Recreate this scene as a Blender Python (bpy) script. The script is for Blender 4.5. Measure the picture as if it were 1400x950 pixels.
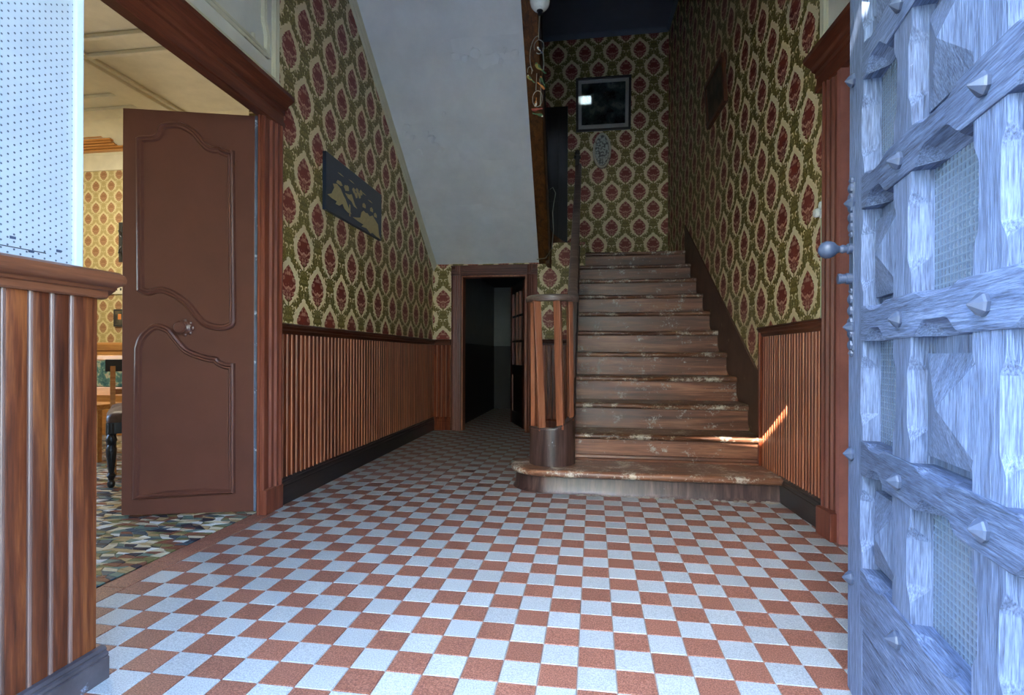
import bpy, bmesh, math, random
from mathutils import Vector, Matrix, noise
random.seed(7)
PI = math.pi
scene = bpy.context.scene
C = scene.collection
for o in list(bpy.data.objects): bpy.data.objects.remove(o)

# ------------------------------------------------------------------ camera
F_PX, YAW, ROLL, SHIFT_PX, EYE = 741.3, 0.149137, 0.0038546, 11.1375, 0.8301
cam_d = bpy.data.cameras.new('camera'); cam = bpy.data.objects.new('camera', cam_d); C.objects.link(cam)
cam_d.sensor_fit = 'HORIZONTAL'; cam_d.sensor_width = 36.0; cam_d.lens = F_PX / 1400 * 36
cam_d.shift_y = SHIFT_PX / 1400; cam_d.clip_start = 0.02; cam_d.clip_end = 200
cam.matrix_world = Matrix.Translation((0, 0, EYE)) @ Matrix.Rotation(YAW, 4, 'Z') @ Matrix.Rotation(PI/2, 4, 'X') @ Matrix.Rotation(ROLL, 4, 'Z')
scene.camera = cam

# ------------------------------------------------------------------ world, lights, exposure
world = bpy.data.worlds.new('world'); scene.world = world; world.use_nodes = True
wn = world.node_tree; wn.nodes.clear()
sky = wn.nodes.new('ShaderNodeTexSky'); sky.sky_type = 'NISHITA'; sky.sun_disc = False
sky.sun_elevation = math.radians(30.6); sky.sun_rotation = math.radians(194); sky.air_density = 1.0; sky.dust_density = .5; sky.ozone_density = 3.0
bg = wn.nodes.new('ShaderNodeBackground'); bg.inputs['Strength'].default_value = 1.0
wo = wn.nodes.new('ShaderNodeOutputWorld')
wn.links.new(sky.outputs[0], bg.inputs[0]); wn.links.new(bg.outputs[0], wo.inputs[0])

SUN = Vector((-.25, -1, .609))              # towards the sun: it stands just over the roof across the street
sd = bpy.data.lights.new('sun', 'SUN'); sd.energy = 6.0; sd.color = (1, .93, .82); sd.angle = math.radians(.15)
so_ = bpy.data.objects.new('sun', sd); C.objects.link(so_); so_.rotation_euler = SUN.to_track_quat('Z', 'Y').to_euler()
def portal(name, loc, rot, sx, sy):
    l = bpy.data.lights.new(name, 'AREA'); l.shape = 'RECTANGLE'; l.size = sx; l.size_y = sy
    l.cycles.is_portal = True
    o = bpy.data.objects.new(name, l); C.objects.link(o); o.location = loc; o.rotation_euler = rot
    return o
portal('doorway_daylight', (-0.165, 0.21, 1.18), (PI/2, 0, 0), 1.39, 2.38)          # the open front door (points to +Y)
portal('room_window_daylight', (-5.72, 2.2, 1.5), (PI/2, 0, -PI/2), .9, 1.2)     # the window of the room on the left
scene.view_settings.view_transform = 'Standard'; scene.view_settings.look = 'None'
scene.view_settings.gamma = 1.0; scene.view_settings.use_curve_mapping = False
scene.view_settings.exposure = 3.02

# ------------------------------------------------------------------ node helpers
class V:
    """a float socket (or number) with arithmetic that grows Math nodes"""
    nt = None
    def __init__(s, x): s.x = x
    @staticmethod
    def op(name, *a, clamp=False):
        n = V.nt.nodes.new('ShaderNodeMath'); n.operation = name; n.use_clamp = clamp
        for i, k in enumerate(a):
            k = k.x if isinstance(k, V) else k
            if isinstance(k, (int, float)): n.inputs[i].default_value = k
            else: V.nt.links.new(k, n.inputs[i])
        return V(n.outputs[0])
    def __add__(s, o): return V.op('ADD', s, o)
    __radd__ = __add__
    def __sub__(s, o): return V.op('SUBTRACT', s, o)
    def __rsub__(s, o): return V.op('SUBTRACT', o, s)
    def __mul__(s, o): return V.op('MULTIPLY', s, o)
    __rmul__ = __mul__
    def __truediv__(s, o): return V.op('DIVIDE', s, o)
    def __abs__(s): return V.op('ABSOLUTE', s)
    def __lt__(s, o): return V.op('LESS_THAN', s, o)
    def __gt__(s, o): return V.op('GREATER_THAN', s, o)
    def fract(s): return V.op('FRACT', s)
    def cos(s): return V.op('COSINE', s)
    def sin(s): return V.op('SINE', s)
    def sqrt(s): return V.op('SQRT', s)
    def maxi(s, o): return V.op('MAXIMUM', s, o)
    def mini(s, o): return V.op('MINIMUM', s, o)
def lin(c):
    """sRGB 0-255 to linear"""
    return tuple(((v/255)/12.92 if v/255 <= .04045 else (((v/255)+.055)/1.055)**2.4) for v in c) + (1,)
class Mat:
    def __init__(s, name):
        s.m = bpy.data.materials.new(name); s.m.use_nodes = True; s.nt = s.m.node_tree
        s.b = s.nt.nodes['Principled BSDF']; V.nt = s.nt
    def node(s, t, **kw):
        n = s.nt.nodes.new(t)
        for k, v in kw.items(): setattr(n, k, v)
        return n
    def link(s, a, b): s.nt.links.new(a.x if isinstance(a, V) else a, b)
    def coords(s, scale=(1,1,1), rnd=True):
        tc = s.node('ShaderNodeTexCoord'); mp = s.node('ShaderNodeMapping'); mp.inputs['Scale'].default_value = scale
        src = tc.outputs['Object']
        if rnd:
            oi = s.node('ShaderNodeObjectInfo'); mul = s.node('ShaderNodeVectorMath', operation='SCALE')
            mul.inputs[0].default_value = (3.1, 7.7, 5.3); s.link(oi.outputs['Random'], mul.inputs['Scale'])
            ad = s.node('ShaderNodeVectorMath', operation='ADD'); s.link(src, ad.inputs[0]); s.link(mul.outputs[0], ad.inputs[1]); src = ad.outputs[0]
        s.link(src, mp.inputs['Vector']); return mp.outputs[0]
    def xyz(s):
        tc = s.node('ShaderNodeTexCoord'); sp = s.node('ShaderNodeSeparateXYZ'); s.link(tc.outputs['Object'], sp.inputs[0])
        return V(sp.outputs[0]), V(sp.outputs[1]), V(sp.outputs[2])
    def noise(s, vec, scale, detail=4, rough=.55, dist=0):
        n = s.node('ShaderNodeTexNoise'); n.inputs['Scale'].default_value = scale; n.inputs['Detail'].default_value = detail
        n.inputs['Roughness'].default_value = rough; n.inputs['Distortion'].default_value = dist
        if vec is not None: s.link(vec, n.inputs['Vector'])
        return V(n.outputs[0])
    def ramp(s, fac, stops, interp='LINEAR'):
        r = s.node('ShaderNodeValToRGB'); e = r.color_ramp.elements; r.color_ramp.interpolation = interp
        while len(e) < len(stops): e.new(0.5)
        for k, (p, c) in enumerate(stops):
            e[k].position = p; e[k].color = c if len(c) == 4 else tuple(c) + (1,)
        s.link(fac, r.inputs[0]); return r.outputs[0]
    def mix(s, fac, a, b, mode='MIX'):
        n = s.node('ShaderNodeMix', data_type='RGBA', blend_type=mode)
        for sock, v in ((n.inputs[0], fac), (n.inputs[6], a), (n.inputs[7], b)):
            v = v.x if isinstance(v, V) else v
            if isinstance(v, (int, float)): sock.default_value = v
            elif isinstance(v, (tuple, list)): sock.default_value = v
            else: s.nt.links.new(v, sock)
        return n.outputs[2]
    def bump(s, h, strength=.3, dist=.002):
        b = s.node('ShaderNodeBump'); b.inputs['Strength'].default_value = strength; b.inputs['Distance'].default_value = dist
        s.link(h, b.inputs['Height']); s.link(b.outputs[0], s.b.inputs['Normal'])
    def col(s, c):
        if isinstance(c, tuple): s.b.inputs['Base Color'].default_value = c
        else: s.link(c, s.b.inputs['Base Color'])
    def set(s, rough=.5, spec=.5, metal=0, **k):
        s.b.inputs['Roughness'].default_value = rough; s.b.inputs['Specular IOR Level'].default_value = spec; s.b.inputs['Metallic'].default_value = metal
        for n, v in k.items(): s.b.inputs[n.replace('_', ' ')].default_value = v
        return s.m

def wood(name, dark, mid, light, axis='Z', rough=.35, spec=.5, bump=.15, scuff=None, scuff_amt=.62, dens=1.0, coat=0, fw=.25):
    m = Mat(name); k = {'X': (.06, 1, 1), 'Y': (1, .06, 1), 'Z': (1, 1, .06)}[axis]
    v = m.coords(k); v0 = m.coords((1, 1, 1))
    a = m.noise(v, 26*dens, 6, .62, .6); f = m.noise(v, 160*dens, 3, .6)
    g = a*(1-fw) + f*fw
    c = m.ramp(g, [(.32, lin(dark)), (.5, lin(mid)), (.68, lin(light))])
    r = V(m.node('ShaderNodeObjectInfo').outputs['Random'])
    hs = m.node('ShaderNodeHueSaturation'); m.link(c, hs.inputs['Color']); m.link(r*.35+.82, hs.inputs['Value'])
    c = hs.outputs[0]
    rg = a*.18 + (rough-.09)
    if scuff:
        n1 = m.noise(v0, 9, 8, .7); n2 = m.noise(v0, 60, 4, .7)
        sc = V.op('MULTIPLY', ((n1*.65+n2*.35)-scuff_amt)*14, 1, clamp=True)
        c = m.mix(sc, c, lin(scuff)); rg = rg + sc*.3
    m.col(c); m.bump(g, bump, .003); mt = m.set(rough, spec, Coat_Weight=coat, Coat_Roughness=.15); m.link(rg, m.b.inputs['Roughness']); return mt
def paint(name, c, rough=.45, var=.12, scale=7, spec=.5, bump=.08, scuff=None, amt=.64):
    m = Mat(name); v = m.coords((1, 1, 1)); n = m.noise(v, scale, 7, .65); f = m.noise(v, 90, 3, .6)
    cc = lin(c); d = tuple(x*(1-var*2) for x in cc[:3]); l = tuple(min(1, x*(1+var*1.4)) for x in cc[:3])
    col = m.ramp(n, [(.3, d), (.7, l)])
    if scuff:
        n1 = m.noise(v, 13, 8, .72); sc = V.op('MULTIPLY', (n1-amt)*16, 1, clamp=True); col = m.mix(sc, col, lin(scuff))
    m.col(col); m.bump(f*.6+n*.4, bump, .003); return m.set(rough, spec)
def plain(name, c, rough=.5, spec=.5, metal=0, **k):
    m = Mat(name); v = m.coords((1, 1, 1)); n = m.noise(v, 40, 4, .6); cc = lin(c)
    m.col(m.ramp(n, [(.3, tuple(x*.88 for x in cc[:3])), (.7, tuple(min(1, x*1.08) for x in cc[:3]))])); return m.set(rough, spec, metal, **k)

def damask(name, axis, a0, z0, pu=.34, pv=.445, ground=(234,214,170), green=(112,96,44), green2=(158,140,78), red=(130,54,42), red2=(196,142,118), rough=.5):
    """ogee damask wallpaper: red medallions, olive scroll work, cream ground; half-drop repeat"""
    m = Mat(name); X, Y, Z = m.xyz(); a = {'X': X, 'Y': Y}[axis]
    u = (a - a0)/pu; v = (Z - z0)/pv
    ax = abs((u+.5).fract()-.5); ay = (v+.5).fract()-.5; by = v.fract()-.5
    inA = ax < ((ay*(2*PI)).cos()*.25+.25)
    notA = 1-inA
    x = ax*inA + (.5-ax)*notA; y = ay*inA + by*notA
    e = ((y*(2*PI)).cos()*.25+.25) - x
    cm = m.node('ShaderNodeCombineXYZ'); m.link(x*.34, cm.inputs[0]); m.link(y*.445, cm.inputs[1])
    vo = m.node('ShaderNodeTexVoronoi'); vo.inputs['Scale'].default_value = 38; m.link(cm.outputs[0], vo.inputs['Vector'])
    vd = V(vo.outputs['Distance']); arc = abs(vd-.42) < .07
    vo2 = m.node('ShaderNodeTexVoronoi'); vo2.inputs['Scale'].default_value = 48; m.link(cm.outputs[0], vo2.inputs['Vector'])
    vd2 = V(vo2.outputs['Distance']); arc2 = abs(vd2-.40) < .09
    def rnd(n):
        sc = m.node('ShaderNodeSeparateColor'); m.link(n.outputs['Color'], sc.inputs[0]); return V(sc.outputs[0])
    pink = (rnd(vo) > .3)*(abs(vd-.24) < .10)
    def curve(inp, pts, scale):
        n = m.node('ShaderNodeFloatCurve'); cu = n.mapping.curves[0]
        while len(cu.points) < len(pts): cu.points.new(.5, .5)
        for p, q in zip(cu.points, pts): p.location = (q[0]+.5, q[1]/scale); p.handle_type = 'VECTOR'
        n.mapping.update(); m.link(inp+.5, n.inputs['Value']); return V(n.outputs[0])*scale
    med = x < curve(y, [(-.5,0),(-.31,.004),(-.29,.02),(-.235,.02),(-.22,.06),(-.19,.125),(-.17,.10),(-.15,.17),(-.12,.20),(-.105,.165),(-.08,.22),(-.03,.245),(0,.225),(.03,.245),(.07,.23),(.085,.19),(.105,.20),(.13,.15),(.15,.155),(.18,.10),(.2,.08),(.245,0),(.5,0)], .35)*.95
    halo = x < curve(y, [(-.5,0),(-.29,0),(-.26,.04),(-.22,.12),(-.17,.20),(-.1,.265),(-.03,.30),(.04,.31),(.09,.30),(.12,.27),(.17,.22),(.22,.155),(.27,.095),(.36,0),(.5,0)], .35)*1.12 + (vd2-.42)*.10
    def ring(cx, cy, r, w, full=0):
        dx = x*34-cx*34; dy = y*44.5-cy*44.5; d = (dx*dx+dy*dy).sqrt()
        return (abs(d-r) < w)*((dx*full-dy*.7) < r*.45)
    flecks = (rnd(vo2) > .84)*(vd2 < .3)
    cream = halo.maxi(ring(.325, .175, 1.9, .6, 1)).maxi(ring(.415, -.02, 1.3, .42, -1)).maxi(ring(.28, -.175, 1.5, .5, 1)).maxi(ring(.12, -.30, 1.0, .4, -1)).maxi(flecks*.7)
    gr = 1-cream
    stem = (x < .02)*(y < -.19)
    gr = gr.maxi(stem)
    wv = m.noise(m.coords((1,1,1), False), 220, 2, .6); big = m.noise(m.coords((1,1,1), False), 1.3, 4, .6)
    base = m.mix(wv, tuple(c*.88 for c in lin(ground)[:3])+(1,), lin(ground))
    col = m.mix(gr, base, m.mix(arc2*.8, lin(green), lin(green2)))
    col = m.mix(med*notz(stem), col, m.mix((arc*.5).maxi(pink*.9).maxi(abs(y-(abs(x-.075)*.55-.075)) < .011), lin(red), lin(red2)))
    col = m.mix((big-.35)*.5, col, m.mix(1.0, col, (.72,.68,.58,1), 'MULTIPLY'))
    m.col(col); m.bump(gr*.5+med*.5+wv*.3, .25, .001); return m.set(rough, .4)
def notz(v): return 1-v

# ------------------------------------------------------------------ materials
def tile_mat(name, dark, mid, light, scl=260):
    m = Mat(name); v = m.coords((1,1,1)); sp = m.noise(v, scl, 2, .7); st = m.noise(v, 5, 6, .65)
    c = m.ramp(sp, [(.36, lin(dark)), (.5, lin(mid)), (.64, lin(light))])
    hs = m.node('ShaderNodeHueSaturation'); m.link(c, hs.inputs['Color'])
    r = V(m.node('ShaderNodeObjectInfo').outputs['Random']); m.link(r*.16+.84+st*.16, hs.inputs['Value'])
    vw = m.coords((1,1,1), False); dirt = m.noise(vw, 34, 5, .7)
    col = m.mix(V.op('MULTIPLY', (dirt-.66)*9, .5, clamp=True), hs.outputs[0], lin((170,160,148)))
    m.col(col); m.bump(sp*.4+st*.6, .12, .001); mt = m.set(.42, .5); m.link(st*.25+.3, m.b.inputs['Roughness']); return mt
M = {}
M['tile_red'] = tile_mat('terrazzo_red', (100,60,47), (134,86,69), (166,116,97))
M['tile_white'] = tile_mat('terrazzo_white', (140,144,144), (160,165,166), (178,183,184))
M['grout'] = paint('grout', (140,130,120), .8)
M['wp_left'] = damask('damask_wallpaper_left', 'Y', 2.862, 1.235)
M['wp_right'] = damask('damask_wallpaper_right', 'Y', 2.99, 1.612)
M['wp_back'] = damask('damask_wallpaper_back', 'X', -1.659, 1.451)
M['wp_stair'] = damask('damask_wallpaper_stair', 'X', .22, 2.89)
M['wp_room'] = damask('small_beige_wallpaper', 'X', -4.1, 2.0, .18, .225, (200,186,140), (158,142,92), (176,160,110), (140,100,66), (166,130,92))
M['wains'] = wood('varnished_pine_red', (54,20,10), (112,48,24), (158,82,44), 'Z', .36, .3, .12, (140,110,96), .71, 1.3)
M['wains_near'] = wood('varnished_pine_amber', (34,13,7), (80,38,18), (122,70,34), 'Z', .45, .3, .2, (150,120,100), .72, 1.2)
M['wains_bead'] = wood('highlit_wainscot_bead', (104,54,32), (158,96,66), (192,134,100), 'Z', .36)  # highlights along the beads, put into a paler wood colour
M['bead'] = wood('worn_bead_wood', (66,42,34), (104,76,66), (130,104,96), 'Z', .4)
M['cap'] = wood('dark_cap_wood', (46,20,12), (78,38,22), (108,58,34), 'Y', .38, .5, .1)
M['capx'] = wood('dark_cap_wood_across', (46,20,12), (78,38,22), (108,58,34), 'X', .38, .5, .1)
M['cap_near'] = wood('amber_cap_wood', (58,32,22), (96,56,36), (124,80,54), 'Y', .38, .5, .1, (110,112,126), .67)
M['base'] = wood('black_baseboard_paint', (24,20,20), (40,32,30), (62,52,50), 'Y', .35, .5, .12, (110,110,120), .68)
M['case'] = wood('red_brown_casing', (84,40,28), (112,58,42), (134,76,58), 'Z', .4, .5, .06, (176,166,166), .71)
M['casey'] = wood('red_brown_casing_head', (70,32,20), (102,50,32), (130,72,48), 'Y', .4, .5, .06)
M['casex'] = wood('red_brown_casing_across', (62,32,24), (90,50,40), (114,70,58), 'X', .4, .5, .06)
M['door_brown'] = paint('chocolate_door_paint', (98,60,50), .33, .06, 5, .5, .05, (136,104,96), .72)
M['edge_blue'] = paint('chipped_blue_grey_paint', (92,104,124), .5, .2, 9, .4, .1, (190,205,225), .6)
M['cream'] = paint('cream_paint', (206,198,170), .45, .05, 6)
M['pale_panel'] = paint('pale_grey_panel_paint', (216,212,198), .5, .04, 6)
M['plaster'] = paint('white_soffit_plaster', (232,233,232), .75, .05, 3, .2, .3, (222,220,214), .66)
M['stairceil'] = paint('grey_stair_ceiling', (110,114,126), .8, .06, 3, .2)
M['stair'] = wood('worn_dark_stair_wood', (54,32,22), (112,72,52), (164,116,88), 'X', .36, .5, .4, (196,182,166), .515, .8)
M['riser'] = wood('worn_riser_wood', (50,27,19), (118,72,52), (172,116,86), 'X', .4, .5, .4, (172,158,148), .56, .6)
M['stringer'] = wood('amber_stringer_wood', (44,22,8), (92,54,22), (128,80,36), 'Y', .4, .5, .1)
M['darkwood'] = wood('near_black_wood', (16,10,8), (30,20,16), (46,32,26), 'Z', .4, .5, .1)
M['drum'] = wood('worn_drum_wood', (40,26,24), (72,50,46), (104,80,74), 'Z', .36, .5, .25, (160,160,170), .62)
M['baluster'] = wood('orange_baluster_wood', (92,46,26), (146,84,56), (176,114,84), 'Z', .4, .5, .08)
M['rail'] = wood('grey_brown_handrail', (70,54,48), (110,90,82), (140,124,118), 'X', .4, .5, .08)
M['skirt'] = paint('brown_painted_dado', (94,66,52), .55, .15, 5, .4, .1, (150,128,108), .64)
M['oak'] = wood('weathered_oak_slate_blue', (44,52,70), (84,98,126), (116,132,164), 'Z', .62, .35, .9, (140,150,170), .68, 2.6, 0, .6)
M['oakx'] = wood('weathered_oak_slate_blue_rail', (36,44,60), (76,90,118), (110,126,158), 'X', .62, .35, 1.0, (136,148,170), .69, 2.6, 0, .6)
M['iron'] = plain('dark_iron', (70,72,80), .4, .5, .6)
M['ironblue'] = paint('painted_iron', (62,72,92), .4, .12, 20)
M['porcelain'] = plain('porcelain', (226,228,222), .15, .6)
M['navy'] = plain('navy_lacquer', (34,44,58), .3, .5)
M['gold'] = plain('dull_gold_inlay', (182,162,108), .5, .5)
M['frame_dark'] = wood('dark_picture_frame', (30,20,14), (52,36,26), (72,52,40), 'X', .35)
M['frame_brown'] = wood('brown_picture_frame', (60,32,20), (92,54,36), (120,76,52), 'Z', .35)
M['mountboard'] = plain('picture_mount', (196,190,182), .6)
M['outside'] = paint('pavement', (140,138,132), .9, .1)
M['facade'] = paint('facade_render', (244,222,186), .9, .1)
M['roomwall'] = paint('room_wall_cream', (214,204,170), .7, .05)
M['roomceil'] = paint('room_ceiling_cream', (206,200,180), .7, .05)
M['honey'] = wood('honey_wood', (150,96,46), (186,128,66), (206,152,90), 'X', .4)
M['black'] = plain('black_lacquer', (22,24,30), .35, .5)
M['leather'] = paint('brown_leather', (74,50,42), .45, .2, 30)
M['cord'] = plain('old_cord', (150,146,130), .6)
M['passwhite_shaded'] = paint('passage_white_shaded', (120,120,114), .7, .05)  # both passage paints are darkened to carry the falling-off of the light
M['passdark_shaded'] = paint('passage_dark_shaded', (40,32,28), .6, .1)
for k, c in dict(g=(70,98,62), y=(182,160,84), r=(150,66,48), w=(226,214,190), o=(198,122,56), b=(62,92,132)).items():
    M['bird_'+k] = plain('bird_paint_'+k, c, .5)
mos_cols = dict(navy=(34,42,58), olive=(112,110,70), cream=(200,190,164), rust=(122,72,54), sage=(96,122,112), sand=(170,146,104), slate=(62,82,94), white=(214,216,214))
for k, c in mos_cols.items(): M['mos_'+k] = plain('mosaic_'+k, c, .3, .5)

m = Mat('perforated_white_board'); X, Y, Z = m.xyz(); PH, PC = .0166, .0136
cu = Y/PC; ci = V.op('FLOOR', cu); par = V.op('MODULO', ci, 2); par = abs(par)
hx = ((cu.fract())-.5)*PC; hz = (((Z/PH)+par*.5).fract()-.5)*PH
hole = V.op('LESS_THAN', (hx*hx+hz*hz).sqrt(), .0023)
st = m.noise(m.coords((1,1,1), False), 7, 6, .7)
m.col(m.mix(hole, m.ramp(st, [(.3, lin((146,154,162))), (.7, lin((158,166,174)))]), lin((70,78,90)))); m.bump(1-hole, .6, .003); M['perf'] = m.set(.45, .5)
m = Mat('gridded_wired_glass'); tc = m.node('ShaderNodeTexCoord'); sp = m.node('ShaderNodeSeparateXYZ'); m.link(tc.outputs['Object'], sp.inputs[0])
gx = abs((V(sp.outputs[0])/.0135).fract()-.5); gz = abs((V(sp.outputs[2])/.0135).fract()-.5)
pill = (gx*gx+gz*gz).sqrt(); line = (gx.maxi(gz)) > .40
m.col(m.mix(line, lin((96,112,134)), lin((112,129,150)))); m.bump(pill, .5, .003)
M['glass'] = m.set(.16, .6, 0, Transmission_Weight=.3, IOR=1.45)
m = Mat('clear_glass'); m.col((.9,.92,.92,1)); M['clear'] = m.set(.05, .5, 0, Transmission_Weight=1.0, IOR=1.1)
m = Mat('glazed_print'); v = m.coords((1,1,1)); n = m.noise(v, 7, 5, .6)
m.col(m.ramp(n, [(.35, lin((34,42,46))), (.52, lin((74,86,84))), (.62, lin((120,124,112))), (.72, lin((60,72,76)))])); M['print'] = m.set(.04, .8, 0, Coat_Weight=1.0, Coat_Roughness=.03)
m = Mat('oval_relief_print'); v = m.coords((1,1,1)); n = m.noise(v, 34, 3, .6)
m.col(m.ramp(n, [(.46, lin((190,190,172))), (.56, lin((96,92,84)))])); M['oval'] = m.set(.4)
m = Mat('dark_portrait_print'); v = m.coords((1,1,1)); n = m.noise(v, 9, 4, .6)
m.col(m.ramp(n, [(.4, lin((34,28,22))), (.62, lin((92,84,66)))])); M['portrait'] = m.set(.4)
m = Mat('green_tapestry'); v = m.coords((1,1,1)); n = m.noise(v, 24, 4, .6)
m.col(m.ramp(n, [(.38, lin((40,66,52))), (.52, lin((78,98,70))), (.62, lin((156,140,92))), (.72, lin((120,70,56)))])); M['tapestry'] = m.set(.8, .2)

# ------------------------------------------------------------------ mesh builder
WORLD = {}
def world_of(o): return WORLD.get(o.name, o.matrix_world)
class MB:
    def __init__(s): s.v = []; s.f = []; s.mi = []
    def add(s, vs, fs, mi=0):
        b = len(s.v); s.v += [Vector(p) for p in vs]; s.f += [tuple(b+i for i in f) for f in fs]; s.mi += [mi]*len(fs); return s
    def box(s, x0, x1, y0, y1, z0, z1, mi=0, T=None):
        vs = [Vector((x, y, z)) for z in (z0, z1) for y in (y0, y1) for x in (x0, x1)]
        if T is not None: vs = [T @ p for p in vs]
        return s.add(vs, [(0,2,3,1),(4,5,7,6),(0,1,5,4),(2,6,7,3),(0,4,6,2),(1,3,7,5)], mi)
    def prism(s, poly, fn, a, b, mi=0):
        """poly: 2d outline; fn(p, q, t) -> point; extruded from t=a to t=b"""
        n = len(poly); vs = [fn(p, q, a) for p, q in poly] + [fn(p, q, b) for p, q in poly]
        return s.add(vs, [tuple(range(n))[::-1], tuple(range(n, 2*n))] + [(i, (i+1) % n, n+(i+1) % n, n+i) for i in range(n)], mi)
    def loft(s, rings, closed=True, caps=True, mi=0):
        n = len(rings[0]); vs = [p for r in rings for p in r]; fs = []
        for k in range(len(rings)-1):
            for i in range(n if closed else n-1):
                j = (i+1) % n; fs.append((k*n+i, k*n+j, (k+1)*n+j, (k+1)*n+i))
        if caps: fs += [tuple(range(n))[::-1], tuple(range((len(rings)-1)*n, len(rings)*n))]
        return s.add(vs, fs, mi)
    def lathe(s, prof, c=(0,0,0), seg=20, T=None, mi=0):
        rings = []
        for r, z in prof:
            ring = [Vector((c[0]+max(r,1e-4)*math.cos(2*PI*k/seg), c[1]+max(r,1e-4)*math.sin(2*PI*k/seg), c[2]+z)) for k in range(seg)]
            rings.append([T @ p for p in ring] if T is not None else ring)
        return s.loft(rings, mi=mi)
    def tube(s, pts, r, seg=8, mi=0):
        pts = [Vector(p) for p in pts]; rings = []; up = Vector((0, 0, 1))
        for i, p in enumerate(pts):
            d = (pts[min(i+1, len(pts)-1)] - pts[max(i-1, 0)]).normalized()
            a = d.cross(up if abs(d.z) < .95 else Vector((1, 0, 0))).normalized(); b = a.cross(d)
            rr = r[i] if isinstance(r, (list, tuple)) else r
            rings.append([p + (a*math.cos(2*PI*k/seg) + b*math.sin(2*PI*k/seg))*rr for k in range(seg)])
        return s.loft(rings, mi=mi)
    def mesh(s, name, mats, smooth=None):
        me = bpy.data.meshes.new(name); me.from_pydata([tuple(p) for p in s.v], [], s.f)
        bm = bmesh.new(); bm.from_mesh(me); bmesh.ops.recalc_face_normals(bm, faces=bm.faces); bm.to_mesh(me); bm.free()
        for mt in (mats if isinstance(mats, list) else [mats]): me.materials.append(M[mt] if isinstance(mt, str) else mt)
        for p, k in zip(me.polygons, s.mi): p.material_index = k
        if smooth is not None:
            for p in me.polygons: p.use_smooth = True
            me.set_sharp_from_angle(angle=math.radians(smooth))
        me.update(); return me
    def build(s, name, mats, parent=None, T=None, smooth=None, bevel=0, recenter=None):
        if T is not None: s.v = [T @ p for p in s.v]
        loc = Vector((0, 0, 0))
        if parent is not None:
            inv = world_of(parent).inverted(); s.v = [inv @ p for p in s.v]
        elif recenter:
            xs = [p.x for p in s.v]; ys = [p.y for p in s.v]
            loc = Vector(((min(xs)+max(xs))/2, (min(ys)+max(ys))/2, min(p.z for p in s.v))); s.v = [p-loc for p in s.v]
        o = bpy.data.objects.new(name, s.mesh(name, mats, smooth)); C.objects.link(o); o.parent = parent; o.location = loc
        if parent is not None: WORLD[o.name] = world_of(parent).copy()
        if bevel:
            b = o.modifiers.new('bevel', 'BEVEL'); b.width = bevel; b.segments = 2; b.limit_method = 'ANGLE'; b.angle_limit = math.radians(40)
        return o
def tag(o, label, cat, group=None, kind=None):
    o['label'] = label; o['category'] = cat
    if group: o['group'] = group
    if kind: o['kind'] = kind
    return o
def thing(name, loc, label, cat, group=None, T=None):
    o = bpy.data.objects.new(name, None); C.objects.link(o)
    o.matrix_world = T if T is not None else Matrix.Translation(loc)
    o.empty_display_size = .1
    return tag(o, label, cat, group)
def struct(o, label, cat): return tag(o, label, cat, None, 'structure')
def frame(x, y, ang, z=0): return Matrix.Translation((x, y, z)) @ Matrix.Rotation(ang, 4, 'Z')
PXZ = lambda p, q, t: Vector((p, t, q))      # outline in x,z extruded along y
PYZ = lambda p, q, t: Vector((t, p, q))      # outline in y,z extruded along x
PXY = lambda p, q, t: Vector((p, q, t))      # outline in x,y extruded along z

# camera projection, used only to rank which floor pieces show largest
_ci = cam.matrix_world.inverted()
def pix(p):
    q = _ci @ Vector(p)
    if q.z > -.05: return None
    return 700 + F_PX*q.x/-q.z, 475 + SHIFT_PX - F_PX*q.y/-q.z
def shown(corners):
    ps = [pix(p) for p in corners]
    if any(p is None for p in ps): return 0
    cx = sum(p[0] for p in ps)/len(ps); cy = sum(p[1] for p in ps)/len(ps)
    if not (-20 < cx < 1420 and -20 < cy < 970): return 0
    return abs(sum(ps[i][0]*ps[(i+1) % 4][1] - ps[(i+1) % 4][0]*ps[i][1] for i in range(4)))/2

# frames of the two long walls, which are not quite parallel to the floor tiles
ML = frame(-1.715, 2.74, .019)       # local x: out of the wall into the hall, local y: along the wall (0 = casing edge)
MR = frame(1.10, 2.75, .045)         # local -x: into the hall
def XR(Y): return 1.10 - .045*(Y-2.75)
def XL(Y): return -1.715 - .019*(Y-2.74)
YB = 5.86                             # wall with the small door
YS = 6.95                             # wall behind the upper landing
LAND = 1.945

# ================================================================== STRUCTURE
# floor
T_ = .1; OX, OY = .06196, 1.46135
fl = MB().box(-1.78, 1.3, .05, 10.2, -.1, -.0035).build('floor', 'grout'); struct(fl, 'checkerboard floor of red and white terrazzo tiles', 'floor')
def tile_geo(mb, x0, x1, y0, y1, z=0, mi=0, g=.0011, h=.004):
    b = .0012
    vs = [(x0+g, y0+g, z-h), (x1-g, y0+g, z-h), (x1-g, y1-g, z-h), (x0+g, y1-g, z-h), (x0+g+b, y0+g+b, z), (x1-g-b, y0+g+b, z), (x1-g-b, y1-g-b, z), (x0+g+b, y1-g-b, z)]
    mb.add(vs, [(4,5,6,7),(0,1,5,4),(1,2,6,5),(2,3,7,6),(3,0,4,7)], mi)
tm = [MB(), MB()]
for q in tm: tile_geo(q, 0, T_, 0, T_)
tmesh = [tm[0].mesh('floor_tile', 'tile_white'), tm[1].mesh('floor_tile', 'tile_red')]
cand = []
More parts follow.
